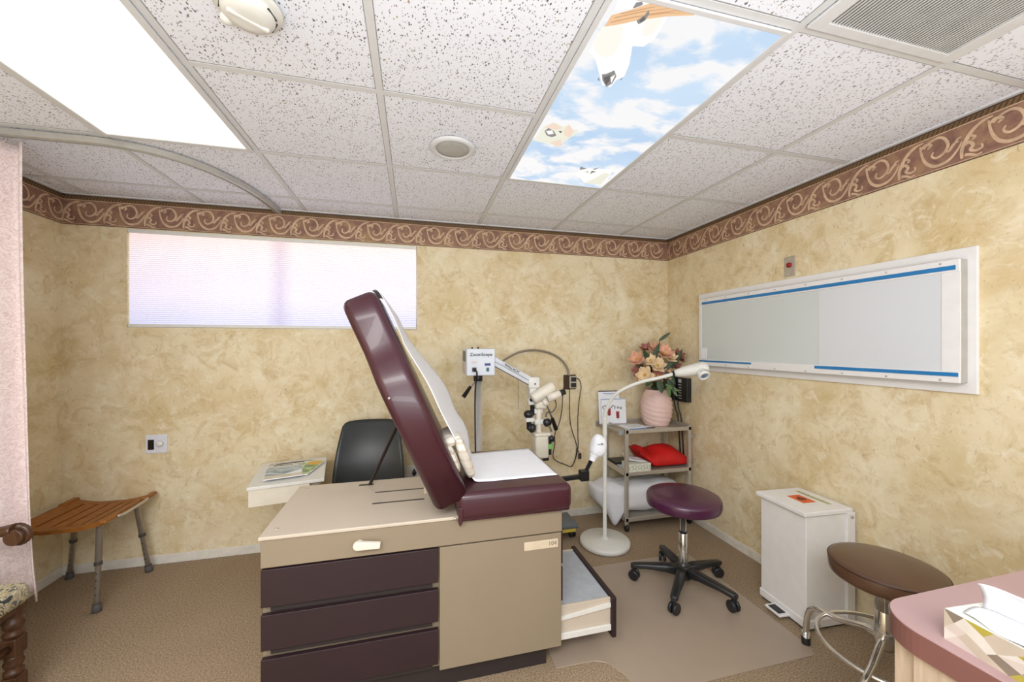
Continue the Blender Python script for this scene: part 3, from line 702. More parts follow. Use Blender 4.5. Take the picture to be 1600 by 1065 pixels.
# ================================================================ WHITEBOARD / VIEW BOX
t = thing('whiteboard', 'long glossy white viewing board with blue strips on the right wall', 'whiteboard', (XR, 1.8, 1.5))
part('backing_panel', t, WHITE, lambda b: box(b, XR-.014, XR, 1.035, 2.583, 1.213, 1.803, bev=.002))
y0, y1, z0, z1, XF = 1.062, 2.52, 1.256, 1.755, XR-.058
part('housing', t, M('grey_end_metal', (176, 174, 168), .4), lambda b: box(b, XF+.003, XR-.014, y0, y1, z0, z1, bev=.003))
part('panel', t, BOARDA, lambda b: box(b, XF-.001, XF+.003, y0+.055, 1.62, z0+.045, z1-.045), )
part('panel', t, M('glossy_board_panel_b', (206, 214, 214), .3, var=.01, vs=2, coat=.08), lambda b: box(b, XF+.001, XF+.004, 1.62, y1-.02, z0+.045, z1-.045))
def fr(b):
    box(b, XF-.004, XF+.004, y0, y1, z1-.05, z1, bev=.002); box(b, XF-.004, XF+.004, y0, y1, z0, z0+.045, bev=.002)
    box(b, XF-.003, XF+.004, y0, y0+.055, z0+.045, z1-.05); box(b, XF-.003, XF+.004, y1-.02, y1, z0+.045, z1-.05)
part('frame', t, WHITE, fr)
for a in ((y0+.012, y1-.03, z1-.042, z1-.024), (2.05, y1-.002, z0+.028, z0+.04), (y0+.004, 1.64, z0+.026, z0+.042)): part('blue_strip', t, BLUE, lambda b: box(b, XF-.006, XF-.003, *a), 'blue edge strip')
for yy in [1.12+k*.19 for k in range(8)]:
    for zz in (z1-.011, z0+.010): part('screw', t, STEEL, lambda b: lathe(b, [(0, 0), (.0045, 0), (.0035, .003), (0, .003)], (XF-.004, yy, zz), 10, mx=R('Y', -PI/2)))
part('small_label', t, PAPER, lambda b: box(b, XF-.005, XF-.001, y1-.075, y1-.022, z0+.05, z0+.13))

# ================================================================ COLPOSCOPE
t = thing('colposcope', 'white colposcope on chrome pole with control box and jointed arm', 'medical device', (.425, 2.62, 0))
part('pole', t, POLE, lambda b: cyl(b, (.424, 2.62, .1), (.424, 2.62, 1.2), .027, 28))
part('collar', t, BLACK, lambda b: cyl(b, (.424, 2.62, 1.165), (.424, 2.62, 1.215), .031, 28, bev=.002))
def bs(b):
    lathe(b, [(0, .13), (.05, .13), (.06, .10), (.06, .07), (0, .07)], (.424, 2.62, 0), 24)
    for k in range(5):
        a = .3+2*PI*k/5; tube(b, [(.424+.04*math.cos(a), 2.62+.04*math.sin(a), .095), (.424+.27*math.cos(a), 2.62+.27*math.sin(a), .075)], [.022, .016], 10)
part('star_base', t, GREYP, bs)
for k in range(5):
    a = .3+2*PI*k/5; part('caster', t, BLACK, lambda b: (cyl(b, (.424+.26*math.cos(a)-.01, 2.62+.26*math.sin(a), .03), (.424+.26*math.cos(a)+.012, 2.62+.26*math.sin(a), .03), .03, 18, bev=.003), cyl(b, (.424+.26*math.cos(a), 2.62+.26*math.sin(a), .03), (.424+.26*math.cos(a), 2.62+.26*math.sin(a), .07), .007, 10)))
def cb(b):
    box(b, .33, .517, 2.5, 2.73, 1.21, 1.385, bev=.006)
    for x in (.375, .415): cyl(b, (x, 2.56, 1.38), (x, 2.56, 1.395), .006, 10, mat=1)
    box(b, .328, .3305, 2.56, 2.68, 1.30, 1.37, mat=1); box(b, .328, .3305, 2.55, 2.69, 1.225, 1.292, mat=2)
    text(b, 'ZoomScope', .030, T(.425, 2.4975, 1.347) @ R('X', PI/2), mat=1, bold=.0004)
    box(b, .36, .40, 2.498, 2.501, 1.29, 1.305, mat=2)
    box(b, .448, .487, 2.497, 2.501, 1.275, 1.29, mat=3); box(b, .459, .477, 2.495, 2.501, 1.237, 1.262, mat=5)
    box(b, .38-.014, .38+.014, 2.494, 2.501, 1.236, 1.264, mat=1); lathe(b, [(0, 0), (.009, 0), (.008, .01), (0, .01)], (.38, 2.494, 1.25), 16, mat=1, mx=R('X', PI/2))
part('control_box', t, [M('pale_grey_enamel', (214, 220, 228), .4, var=.02), BLACK, M('pinkish_label', (220, 206, 204), .5), M('blue_badge', (54, 52, 124), .4), GREYP, M('teal_rocker', (48, 96, 96), .4)], cb)
part('cable', t, BLACK, lambda b: tube(b, smooth_path([(.38, 2.488, 1.25), (.392, 2.47, 1.235), (.395, 2.50, 1.19), (.398, 2.575, 1.1), (.398, 2.582, .9), (.402, 2.582, .6), (.405, 2.583, .2)], 5), .005, 8))
def kn(b):
    p0, p1, p2 = at(741, 597, Y=2.6), at(735, 604, Y=2.58), at(724, 620, Y=2.56)
    tube(b, [p0, p1], .006, 8, mat=1); tube(b, [p1, p2], [.011, .015], 12)
part('locking_handle', t, [BLACK, CHROME], kn)
A0, A1 = Vector((.50, 2.55, 1.312)), Vector((.795, 2.55, 1.150))
def arm(b):
    d = (A1-A0); L = d.length; an = math.atan2(-d.z, d.x); mx = T(*A0) @ R('Y', an)
    box(b, 0, L, -.022, .022, -.028, .028, bev=.004, mx=mx); box(b, 0, L, -.024, .024, -.002, .001, mat=1, mx=mx); box(b, .0, L, -.024, .024, -.030, -.026, mat=1, mx=mx)
    text(b, 'WALLACH', .024, mx @ T(.15, -.0245, .014) @ R('X', PI/2), mat=1, bold=.0005)
arm_o = part('arm', t, [M('arm_grey_white', (206, 210, 216), .35), GREY], arm)
def elb(b):
    box(b, .755, .835, 2.52, 2.585, 1.115, 1.19, bev=.008); cyl(b, (.80, 2.518, 1.145), (.80, 2.522, 1.145), .006, 10, mat=1)
    box(b, .765, .815, 2.53, 2.58, 1.01, 1.12, bev=.006); cyl(b, (.775, 2.525, 1.035), (.775, 2.532, 1.035), .012, 14, mat=1)
    box(b, .757, .803, 2.525, 2.585, 1.0, 1.04, bev=.008)
part('elbow_joint', t, [WHITEPL, BLACK], elb)
part('drop_rod', t, BLACK, lambda b: (cyl(b, (.79, 2.55, .93), (.79, 2.55, 1.01), .016, 14), blob(b, (.76, 2.55, .935), (.035, .03, .028), wob=.2), blob(b, (.79, 2.55, .84), (.025, .025, .03)), tube(b, [(.765, 2.55, .92), (.765, 2.55, .84), (.79, 2.54, .82)], .018, 10)))
part('clamp', t, WHITEPL, lambda b: (box(b, .738, .80, 2.525, 2.58, .885, .912, bev=.006), box(b, .80, .86, 2.53, 2.57, .94, .975, bev=.005), box(b, .80, .875, 2.52, 2.575, .865, .90, bev=.008)))
def bino(b):
    mx = T(.865, 2.50, 1.095) @ R('Y', PI/2-.52)
    lathe(b, [(0, -.105), (.030, -.105), (.039, -.095), (.039, .06), (.036, .068), (.030, .068), (.028, .05), (0, .05)], (.865, 2.50, 1.095), 28, mx=R('Y', PI/2-.52))
    lathe(b, [(0, -.04), (.026, -.04), (.026, .05), (.020, .055), (0, .055)], (.905, 2.455, 1.065), 24, mx=R('Y', PI/2-.35))
    box(b, .82, .90, 2.49, 2.55, 1.03, 1.065, bev=.01)
bn = part('binocular_head', t, CREAM, bino)
part('eyepiece', bn, BLACK, lambda b: (lathe(b, [(0, 0), (.022, 0), (.022, .012), (.019, .014), (.021, .035), (.016, .038), (0, .036)], (.955, 2.455, 1.084), 20, mx=R('Y', PI/2-.35)), lathe(b, [(0, .05), (.026, .05), (.024, .064), (.012, .062), (0, .056)], (.865, 2.50, 1.095), 20, mx=R('Y', PI/2-.52))))
part('optic_column', t, CREAM, lambda b: (cyl(b, (.832, 2.54, .79), (.832, 2.54, 1.0), .020, 16, bev=.002), box(b, .80, .895, 2.50, 2.58, .975, 1.03, bev=.012), blob(b, (.868, 2.5, 1.02), (.025, .02, .025))))
def lh(b):
    box(b, .795, .89, 2.49, 2.60, .64, .80, bev=.012); box(b, .79, .905, 2.485, 2.605, .79, .812, bev=.008)
    box(b, .889, .912, 2.50, 2.59, .66, .78, mat=1, bev=.004); box(b, .89, .916, 2.495, 2.54, .70, .735, mat=2, bev=.003)
    lathe(b, [(0, 0), (.022, 0), (.020, .022), (0, .024)], (.905, 2.49, .775), 16, mat=1, mx=R('X', PI/2))
    box(b, .86, .90, 2.52, 2.57, .615, .645, mat=1, bev=.004)
part('lamp_housing', t, [CREAM, BLACK, M('green_label', (116, 200, 96), .5)], lh)
part('positioning_handle', t, [CHROME, BLACK], lambda b: (tube(b, [(.875, 2.49, 1.0), (.91, 2.48, .91)], .006, 8), tube(b, [(.908, 2.48, .915), (.935, 2.475, .835)], [.012, .015], 10, mat=1), tube(b, [(.87, 2.5, .91), (.91, 2.5, .82)], .009, 8), blob(b, (.88, 2.51, .88), (.03, .025, .03), mat=1, wob=.3)))
part('loop_cable', t, GREY, lambda b: tube(b, smooth_path([(.86, 2.5, 1.03), (.92, 2.5, 1.05), (.945, 2.5, 1.0), (.92, 2.5, .955), (.88, 2.5, .95), (.87, 2.5, .92)], 6), .005, 8))
part('thin_cord', t, GREY, lambda b: tube(b, smooth_path([(.69, 2.55, 1.185), (.688, 2.55, 1.08), (.692, 2.55, 1.0), (.685, 2.55, .97)], 4), .0014, 5))

# grey rolling dolly
t = thing('rolling_dolly', 'low grey rolling equipment base with yellow tape behind the exam table', 'dolly', (1.0, 2.72, 0))
part('deck', t, [M('slate_deck', (104, 112, 118), .5), YELLOWT], lambda b: (box(b, .80, 1.165, 2.62, 2.84, .075, .105, bev=.008), box(b, .82, 1.14, 2.618, 2.64, .055, .076, mat=1)))
for x, y in ((.85, 2.66), (1.12, 2.66), (.85, 2.80), (1.12, 2.80)):
    part('caster', t, BLACK, lambda b: (cyl(b, (x-.012, y, .027), (x+.012, y, .027), .027, 18, bev=.003), cyl(b, (x+.016, y, .027), (x+.03, y, .027), .027, 18, bev=.003), cyl(b, (x, y, .03), (x, y, .076), .008, 10)))

# ================================================================ GOOSENECK LAMP
t = thing('gooseneck_lamp', 'white gooseneck examination lamp with round floor base', 'floor lamp', (1.31, 2.50, 0))
LX, LY = 1.31, 2.50
part('base', t, WHITEPL, lambda b: lathe(b, [(0, 0), (.158, 0), (.174, .008), (.176, .030), (.164, .040), (.04, .043), (.022, .05), (.014, .06), (0, .06)], (LX, LY, 0), 56))
part('pole', t, WHITEPL, lambda b: (tube(b, [(LX, LY, .05), (LX, LY, .79)], .0135, 16), tube(b, [(LX, LY, .775), (LX, LY, .90)], .0155, 16)))
neck = smooth_path([(LX, LY, .88), at(947, 642, Y=2.49), at(955, 624, Y=2.46), at(970, 610, Y=2.41), at(1000, 597, Y=2.34), at(1030, 590, Y=2.27), at(1052, 584, Y=2.22)], 6)
part('gooseneck', t, WHITEPL, lambda b: tube(b, neck, .0118, 14))
h0 = at(1054, 583, Y=2.215); h1 = at(1100, 575, Y=2.12); hd = (h1-h0).normalized(); HL = (h1-h0).length
def hm(b):
    q = hd.to_track_quat('X', 'Z').to_matrix().to_4x4(); m4 = T(*h0) @ q
    prof = [(0, .016, .016), (.02, .019, .02), (.06, .026, .026), (.11, .036, .03), (.15, .045, .034), (.185, .045, .034), (.205, .036, .026), (.215, .012, .01)]
    k = (HL+.03)/.215; rings = []
    for s, wy, wz in prof: rings.append([b.verts.new(m4 @ Vector((s*k, 1.25*wy*math.cos(2*PI*i/24), 1.28*wz*math.sin(2*PI*i/24)))) for i in range(24)])
    for A, B in zip(rings, rings[1:]):
        for i in range(24): f = b.faces.new((A[i], A[(i+1) % 24], B[(i+1) % 24], B[i])); f.smooth = True
    b.faces.new(rings[0]); b.faces.new(rings[-1]); bmesh.ops.recalc_face_normals(b, faces=b.faces)
head = part('lamp_head', t, WHITEPL, hm)
part('neck_ring', t, BLACK, lambda b: tube(b, [h0-hd*.012, h0+hd*.004], .0185, 18))
lc = at(1098, 583, Y=2.09); ld = Vector((-.12, -.62, -.55)).normalized(); lq = ld.to_track_quat('Z', 'Y').to_matrix().to_4x4()
part('lens_rim', head, WHITEPL, lambda b: (lathe(b, [(.034, -.02), (.036, .022), (.034, .028), (.026, .03), (.024, .02)], lc, 32, mx=lq),))
part('lens', head, [M('lens_blue', (96, 116, 150), .08, coat=.5), M('lens_ring', (150, 160, 176), .2)], lambda b: (lathe(b, [(.026, .022), (.014, .023), (.014, .023)], lc, 28, mat=1, mx=lq), lathe(b, [(.016, .0235), (.008, .027), (0, .028)], lc, 28, mx=lq)))
part('vents', head, GREY, lambda b: [box(b, -.001, .001, .0352, .0368, .0, .012, mx=T(*lc) @ lq @ R('Z', a*.22-.9)) for a in range(9)])

# ================================================================ STEEL CART
KX0, KX1, KY0, KY1 = 1.545, 2.125, 2.62, 2.955
t = thing('utility_cart', 'three-shelf stainless steel utility cart in the back corner', 'cart', ((KX0+KX1)/2, (KY0+KY1)/2, 0))
for x, y in ((KX0, KY0), (KX1, KY0), (KX0, KY1), (KX1, KY1)):
    sx = 1 if x == KX0 else -1; sy = 1 if y == KY0 else -1
    part('leg', t, STEEL, lambda b: box(b, x, x+sx*.028, y, y+sy*.024, .065, .775, bev=.004))
    c = part('caster', t, BLACK, lambda b: (cyl(b, (x+sx*.004, y+sy*.012, .027), (x+sx*.024, y+sy*.012, .027), .027, 18, bev=.003),))
    part('caster_fork', c, STEEL, lambda b: box(b, x+sx*.001, x+sx*.027, y+sy*.004, y+sy*.02, .045, .07, bev=.002))
for z in (.095, .44, .76):
    part('shelf', t, STEEL, lambda b: (box(b, KX0+.01, KX1-.01, KY0+.006, KY1-.006, z-.002, z+.002), box(b, KX0, KX1, KY0, KY0+.012, z-.022, z+.008, bev=.003), box(b, KX0, KX1, KY1-.012, KY1, z-.022, z+.022, bev=.003), box(b, KX0, KX0+.012, KY0+.012, KY1-.012, z-.022, z+.02, bev=.003), box(b, KX1-.012, KX1, KY0+.012, KY1-.012, z-.022, z+.02, bev=.003)))
part('push_handle', t, STEEL, lambda b: (tube(b, [(KX0-.055, KY0-.01, .755), (KX0-.055, KY1, .755)], .012, 12), box(b, KX0-.06, KX0+.005, KY1-.03, KY1-.008, .742, .768), box(b, KX0-.06, KX0+.005, KY0+.02, KY0+.04, .742, .768)))
for a in ((KX0-.072, KX0-.035, KY0-.03, KY0-.008, .738, .772), (KX1-.004, KX1+.02, KY0-.006, KY0+.02, .675, .705), (KX0-.072, KX0-.045, KY1-.002, KY1+.016, .735, .775)): part('bumper', t, GREYP, lambda b: box(b, *a, bev=.005))
ST = .762
# vase
VX, VY = 1.925, 2.79
b = bmn(); seg = 72; prof = [(0, 0), (.085, 0), (.098, .012), (.112, .05), (.122, .10), (.124, .15), (.118, .20), (.104, .245), (.088, .272), (.084, .285), (.078, .28), (.07, .25), (0, .2)]
rings = []
fine = smooth_path([(r, 0, z) for r, z in prof], 4)
for p in fine:
    ring = []
    for k in range(seg):
        a = 2*PI*k/seg; rr = p.x
        if p.x > .08 and .015 < p.z < .25: rr += .005*math.sin((p.z*170)+a*4+1.2*math.sin(a*2))
        ring.append(b.verts.new((VX+rr*math.cos(a), VY+rr*math.sin(a), ST+p.z)))
    rings.append(ring)
for A, B in zip(rings, rings[1:]):
    for k in range(seg): f = b.faces.new((A[k], A[(k+1) % seg], B[(k+1) % seg], B[k])); f.smooth = True
bmesh.ops.remove_doubles(b, verts=b.verts, dist=1e-5); bmesh.ops.recalc_face_normals(b, faces=b.faces)
tag(obj('ceramic_vase', b, M('blush_ceramic', (226, 196, 188), .5, var=.03)), 'blush pink ceramic vase with wavy ridges on the steel cart', 'vase')
# bouquet
t = thing('flower_bouquet', 'silk bouquet of peach and cream flowers with green leaves in the pink vase', 'flowers', (VX, VY, ST+.25))
PEACH = M('peach_petal', (226, 172, 142), .7, var=.15, vs=30); CRM = M('cream_petal', (238, 212, 172), .7, var=.1, vs=30)
MAV = M('dusty_rose_petal', (164, 104, 92), .7, var=.15, vs=30); LEAF = M('deep_green_leaf', (58, 76, 48), .5, var=.2, vs=30); LEAF2 = M('light_green_leaf', (92, 122, 70), .5, var=.15, vs=30); YEL = M('flower_centre', (196, 160, 70), .7)
def petal(b, c, d, n, L, W, mat, curl=.3):
    d = d.normalized(); s = d.cross(n).normalized(); up = s.cross(d)
    def fn(u, v):
        w = W*math.sin(PI*min(1, .08+u*.92))**.7*(1-.15*u)
        return c+d*(L*u)+s*((v-.5)*w)+up*(curl*L*(u*u)*.6-abs(v-.5)**2*.25*W)
    grid(b, fn, 6, 4, mat)
def flower(c, d, L, mat, n=6, W=None):
    d = Vector(d).normalized(); a, bb = frame_from(d)
    def fn(b):
        for lay in range(2):
            for k in range(n):
                an = 2*PI*k/n+lay*.5+random.uniform(-.1, .1); o = (a*math.cos(an)+bb*math.sin(an))
                petal(b, c+d*.004*lay, o+d*(.35+.4*lay), d, L*(1-.2*lay)*random.uniform(.85, 1.1), (W or L*.62), 0)
        blob(b, c+d*.01, (L*.14,)*3, mat=1, nu=8, nv=6)
    part('flower', t, [mat, YEL], fn)
fl = [((1013, 587), 2.66, CRM, .075), ((1033, 572), 2.64, CRM, .07), ((1043, 553), 2.66, PEACH, .08), ((1031, 548), 2.72, PEACH, .07), ((1000, 562), 2.70, PEACH, .07), ((1014, 545), 2.76, MAV, .05), ((1033, 588), 2.65, MAV, .06), ((1063, 556), 2.70, MAV, .06), ((1058, 572), 2.68, MAV, .06), ((1005, 580), 2.72, MAV, .06), ((1052, 560), 2.64, CRM, .055), ((1022, 564), 2.66, CRM, .06), ((1045, 585), 2.64, PEACH, .05), ((1008, 592), 2.68, PEACH, .05), ((1068, 562), 2.74, MAV, .045)]
cen = Vector((VX, VY, ST+.33))
for (px, py), Y, m, L in fl:
    c = at(px, py, Y=Y); c = c+Vector((0, .045, 0)); L *= 1.22; d = (c-cen).normalized()+Vector((-.3, -.8, .1)); flower(c, d, L, m)
def leaves(b, lst):
    for (px, py), Y, (qx, qy), L, W in lst:
        c = at(px, py, Y=Y); e = at(qx, qy, Y=Y-.03); petal(b, c, e-c, Vector((-.3, -.9, .3)), (e-c).length, W, 0, .15)
LV = [((1018, 570), 2.72, (1003, 545), 0, .05), ((1020, 565), 2.7, (1030, 535), 0, .045), ((1050, 575), 2.70, (1066, 545), 0, .045), ((1040, 580), 2.66, (1055, 600), 0, .05), ((1020, 590), 2.66, (1008, 604), 0, .045), ((1030, 592), 2.65, (1034, 615), 0, .055), ((1045, 590), 2.66, (1052, 612), 0, .05), ((1036, 578), 2.68, (1052, 565), 0, .05), ((1010, 575), 2.74, (994, 570), 0, .05), ((1005, 585), 2.75, (996, 598), 0, .045), ((1025, 560), 2.73, (1012, 552), 0, .05)]
for l in LV: part('leaf', t, LEAF, lambda b: leaves(b, [l]))
for l in [((1040, 600), 2.65, (1062, 612), 0, .03), ((1044, 602), 2.65, (1046, 622), 0, .035), ((1048, 600), 2.65, (1058, 620), 0, .03)]: part('leaf', t, LEAF2, lambda b: leaves(b, [l]))
part('leaf', t, LEAF, lambda b: leaves(b, [((1030, 532), 2.74, (1048, 519), 0, .03)]))
part('stem', t, LEAF, lambda b: ([tube(b, [(VX+.02*math.cos(k), VY+.02*math.sin(k), ST+.21), cen+Vector((.07*math.cos(k*1.7), .05*math.sin(k*1.7)-.03, .08))], .003, 6) for k in range(7)], tube(b, [cen, at(1032, 545, Y=2.74), at(1030, 530, Y=2.74)], .0025, 6)))
part('filler_foliage', t, LEAF, lambda b: [petal(b, cen+Vector((random.uniform(-.05, .05), random.uniform(-.04, .04), random.uniform(-.04, .10))), Vector((random.uniform(-1, 1), random.uniform(-1, .3), random.uniform(-.3, 1))), Vector((0, -1, .2)), .09, .045, 0) for _ in range(26)])
# brochure stand
t = thing('brochure_stand', 'upright white display card with red anatomical drawings on the steel cart', 'display card', (1.60, 2.87, ST))
mx = T(1.575, 2.90, ST) @ R('Z', -.05) @ R('X', -.10)
def bs2(b):
    box(b, -.10, .085, .0, .004, .002, .27, mat=0, mx=mx); box(b, -.10, .085, -.001, .0, .262, .27, mat=3, mx=mx)
    box(b, -.06, .05, -.0012, -.0002, .244, .250, mat=1, mx=mx); box(b, -.035, .025, -.0012, -.0002, .234, .237, mat=1, mx=mx)
part('back_card', t, [PAPER, M('pale_blue_print', (150, 172, 208), .5), M('print_red', (176, 60, 60), .5), M('print_navy', (70, 56, 66), .5)], bs2)
def bs3(b):
    box(b, -.085, .13, -.018, -.013, .002, .205, mat=0, mx=mx); box(b, -.085, .13, -.019, -.018, .197, .203, mat=1, mx=mx)
    for x, z in ((-.02, .10), (.055, .075)):
        box(b, x-.014, x+.014, -.0195, -.018, z-.03, z+.025, mat=2, mx=mx, bev=.003); box(b, x-.004, x+.004, -.020, -.018, z-.035, z+.015, mat=3, mx=mx)
    for s in (-1, 1): tube(b, [mx @ Vector(p) for p in ((-.02+s*.012, -.019, .125), (-.02+s*.035, -.019, .15), (-.02+s*.055, -.019, .14), (-.02+s*.05, -.019, .12))], .003, 6, mat=3)
    for x, z in ((.06, .13), (.085, .125)): lathe(b, [(.011, 0), (.009, .001), (0, .001)], mx @ Vector((x, -.018, z)), 14, mat=4, mx=R('X', PI/2))
part('front_card', t, [PAPER, M('pale_blue_print', (150, 172, 208), .5), M('print_red', (176, 60, 60), .5), M('print_navy', (70, 56, 66), .5), GREYP], bs3)
part('acrylic_foot', t, M('clear_acrylic', (220, 228, 234), .1, alpha=.5), lambda b: box(b, -.09, .13, -.05, .02, 0, .004, mx=T(1.575, 2.89, ST) @ R('Z', -.05)))
b = bmn(); mx = T(1.68, 2.71, ST) @ R('Z', .12); box(b, -.095, .08, -.06, .075, 0, .012, bev=.001, mx=mx); box(b, -.095, .08, -.0615, -.055, .001, .011, mat=1, mx=mx); box(b, -.07, .06, -.03, .06, .012, .0125, mat=2, mx=mx)
tag(obj('note_pad', b, [PAPER, M('pad_blue_edge', (116, 150, 196), .4), M('pad_print', (216, 222, 228), .5)]), 'white notepad stack with blue edge lying on top of the steel cart', 'notepad')
b = bmn(); lathe(b, [(.026, .001), (.03, .004), (.026, .007), (.020, .004), (.026, .001)], (1.795, 2.69, ST+.001), 24); tube(b, [(1.75, 2.66, ST+.006), (1.82, 2.655, ST+.006)], .004, 8, mat=1)
tag(obj('tape_ring', b, [WHITEPL, GREY]), 'small white ring and grey pen beside the pink vase', 'tape roll')
# mid shelf
SM = .443
b = bmn(); box(b, 1.578, 1.765, 2.625, 2.735, SM, SM+.062, bev=.002)
for k in range(7): lathe(b, [(.018, 0), (.016, .0006), (.013, 0)], (1.60+.024*k, 2.6245, SM+.03+.008*(k % 2)), 14, mat=1, mx=R('X', PI/2))
tag(obj('glove_box', b, [M('glove_box_card', (222, 222, 208), .5, var=.06, vs=40), M('print_sage', (178, 186, 164), .5)]), 'white patterned glove box on the middle shelf of the steel cart', 'glove box')
b = bmn()
grid(b, lambda u, v: (1.60+.15*u+.0*v, 2.66+.13*v, SM+.066+.05*(1-u)**2*(.4+.6*v)), 10, 6)
tag(obj('crumpled_sheet', b, PAPER, solid=.003), 'curled white sheet lying on the glove box', 'paper sheet')
b = bmn(); box(b, 1.562, 1.70, 2.79, 2.93, SM, SM+.03, bev=.002); box(b, 1.565, 1.66, 2.745, 2.785, SM, SM+.02, bev=.002, mat=1)
tag(obj('folder_stack', b, [BLACK, M('pale_folder', (186, 194, 214), .5)]), 'dark and pale blue folders behind the glove box on the middle shelf', 'folder')
b = bmn()
def redf(u, v, s):
    x = (u-.5)*2; y = (v-.5)*2; e = max(0, (1-abs(x)**2.6))**.55*max(0, (1-abs(y)**2.6))**.55
    lump = 1+.22*noise.noise(Vector((u*3, v*3, 1)))
    z = s*.118*e*lump if s > 0 else -.02*e
    px = 1.955+x*.19*(1+.08*(abs(y)**2)); py = 2.79+y*.135*(1+.08*abs(x)**2)
    z2 = SM+.026+z+.045*max(0, -x-.55)*(1 if s > 0 else 1)
    z2 += max(0, -x-.7)*.25*(.6 if y < 0 else 1)
    return Vector((px, py, z2))
grid(b, lambda u, v: redf(u, v, 1), 26, 22); grid(b, lambda u, v: redf(u, v, -1), 26, 22)
bmesh.ops.remove_doubles(b, verts=b.verts, dist=.0005); bmesh.ops.recalc_face_normals(b, faces=b.faces)
tag(obj('red_pillow', b, RED), 'bright red cloth pillow on the middle shelf of the steel cart', 'pillow')
b = bmn()
blob(b, (0, 0, 0), (.375, .142, .115), (.62, .55), nu=56, nv=30)
for v in b.verts:
    p = v.co.copy(); x, y, z = p.x+1.72, p.y+2.787, p.z+.222
    n = noise.noise(Vector((x*7, y*7, z*7)))*.02+noise.noise(Vector((x*16+3, y*16, z*9)))*.008+.006*math.sin(x*30+z*22)
    t = min(1, max(0, (1.555-x)/.2))
    z += n*(.6 if x > 1.6 else 1.2); y += n*.5
    if t > 0:
        near_ = max(0, min(1, (2.80-y)/.12))
        low = max(0, min(1, (.26-z)/.16))
        z -= low*near_*.10*math.exp(-((x-1.475)/.055)**2)
        z += (1-low)*.035*t; x += .02*t*low
    v.co = (x, max(2.65, min(2.925, y)), max(.03, z) if x < 1.54 else max(.1, min(.40, z)))
tag(obj('white_pillow', b, CLOTHW), 'white pillow spilling out of the bottom shelf of the steel cart', 'pillow')

# ================================================================ STOOLS
SX, SYY = 1.52, 1.945
t = thing('rolling_stool', 'purple vinyl round stool on black five-star caster base', 'stool', (SX, SYY, 0))
part('seat', t, PURPLE, lambda b: lathe(b, [(0, .470), (.188, .470), (.2, .476), (.204, .49), (.204, .518), (.198, .533), (.182, .541), (.1, .544), (0, .545)], (SX, SYY, 0), 64))
part('seat_plate', t, BLACK, lambda b: lathe(b, [(0, .455), (.09, .455), (.12, .4695), (0, .4695)], (SX, SYY, 0), 32))
part('gas_lift', t, CHROME, lambda b: (cyl(b, (SX, SYY, .30), (SX, SYY, .462), .0165, 24), cyl(b, (SX, SYY, .10), (SX, SYY, .315), .025, 24, bev=.002)))
part('lift_collar', t, BLACK, lambda b: cyl(b, (SX, SYY, .312), (SX, SYY, .326), .021, 24))
part('hub', t, BLACK, lambda b: lathe(b, [(0, .06), (.045, .06), (.05, .08), (.044, .125), (.028, .132), (0, .132)], (SX, SYY, 0), 28))
for k in range(5):
    a = math.radians(-137+72*k); d = Vector((math.cos(a), math.sin(a), 0)); o = Vector((SX, SYY, 0))
    def lg(b):
        rings = []; s = Vector((-d.y, d.x, 0))
        for r, w, z0, z1 in ((.02, .030, .065, .128), (.10, .027, .078, .122), (.2, .022, .078, .11), (.275, .02, .070, .10), (.292, .014, .072, .094)):
            rings.append([b.verts.new(o+d*r+s*(w*math.copysign(abs(math.cos(q))**.6, math.cos(q)))+Vector((0, 0, (z0+z1)/2+(z1-z0)/2*math.copysign(abs(math.sin(q))**.6, math.sin(q))))) for q in [2*PI*i/16 for i in range(16)]])
        for A, B in zip(rings, rings[1:]):
            for i in range(16): f = b.faces.new((A[i], A[(i+1) % 16], B[(i+1) % 16], B[i])); f.smooth = True
        b.faces.new(rings[0]); b.faces.new(rings[-1]); bmesh.ops.recalc_face_normals(b, faces=b.faces)
    part('leg', t, BLACK, lg)
    e = o+d*.272; s = Vector((-d.y, d.x, 0)).lerp(d, .3).normalized()
    part('caster', t, BLACK, lambda b: (cyl(b, e-s*.022+Vector((0, 0, .03)), e-s*.005+Vector((0, 0, .03)), .03, 20, bev=.004), cyl(b, e+s*.005+Vector((0, 0, .03)), e+s*.022+Vector((0, 0, .03)), .03, 20, bev=.004), cyl(b, e+Vector((0, 0, .03)), e+Vector((0, 0, .075)), .008, 12)))
BX, BY = 1.812, 1.128
t = thing('doctor_stool', 'brown vinyl round stool with chrome tube legs and foot ring', 'stool', (BX, BY, 0))
st = part('seat', t, BROWNV, lambda b: lathe(b, [(0, .478), (.168, .480), (.176, .486), (.178, .50), (.179, .530), (.174, .540), (.161, .544), (.08, .553), (0, .555)], (BX, BY, 0), 64))
part('seat_piping', st, M('dark_piping', (60, 38, 26), .4), lambda b: tube(b, [(BX+.1775*math.cos(2*PI*k/64), BY+.1775*math.sin(2*PI*k/64), .535) for k in range(64)], .0028, 6, closed=True))
part('screw_post', t, CHROME, lambda b: (cyl(b, (BX, BY, .22), (BX, BY, .47), .016, 20), lathe(b, [(0, .478), (.06, .478), (.05, .46), (.034, .44), (.032, .36), (0, .36)], (BX, BY, 0), 24)))
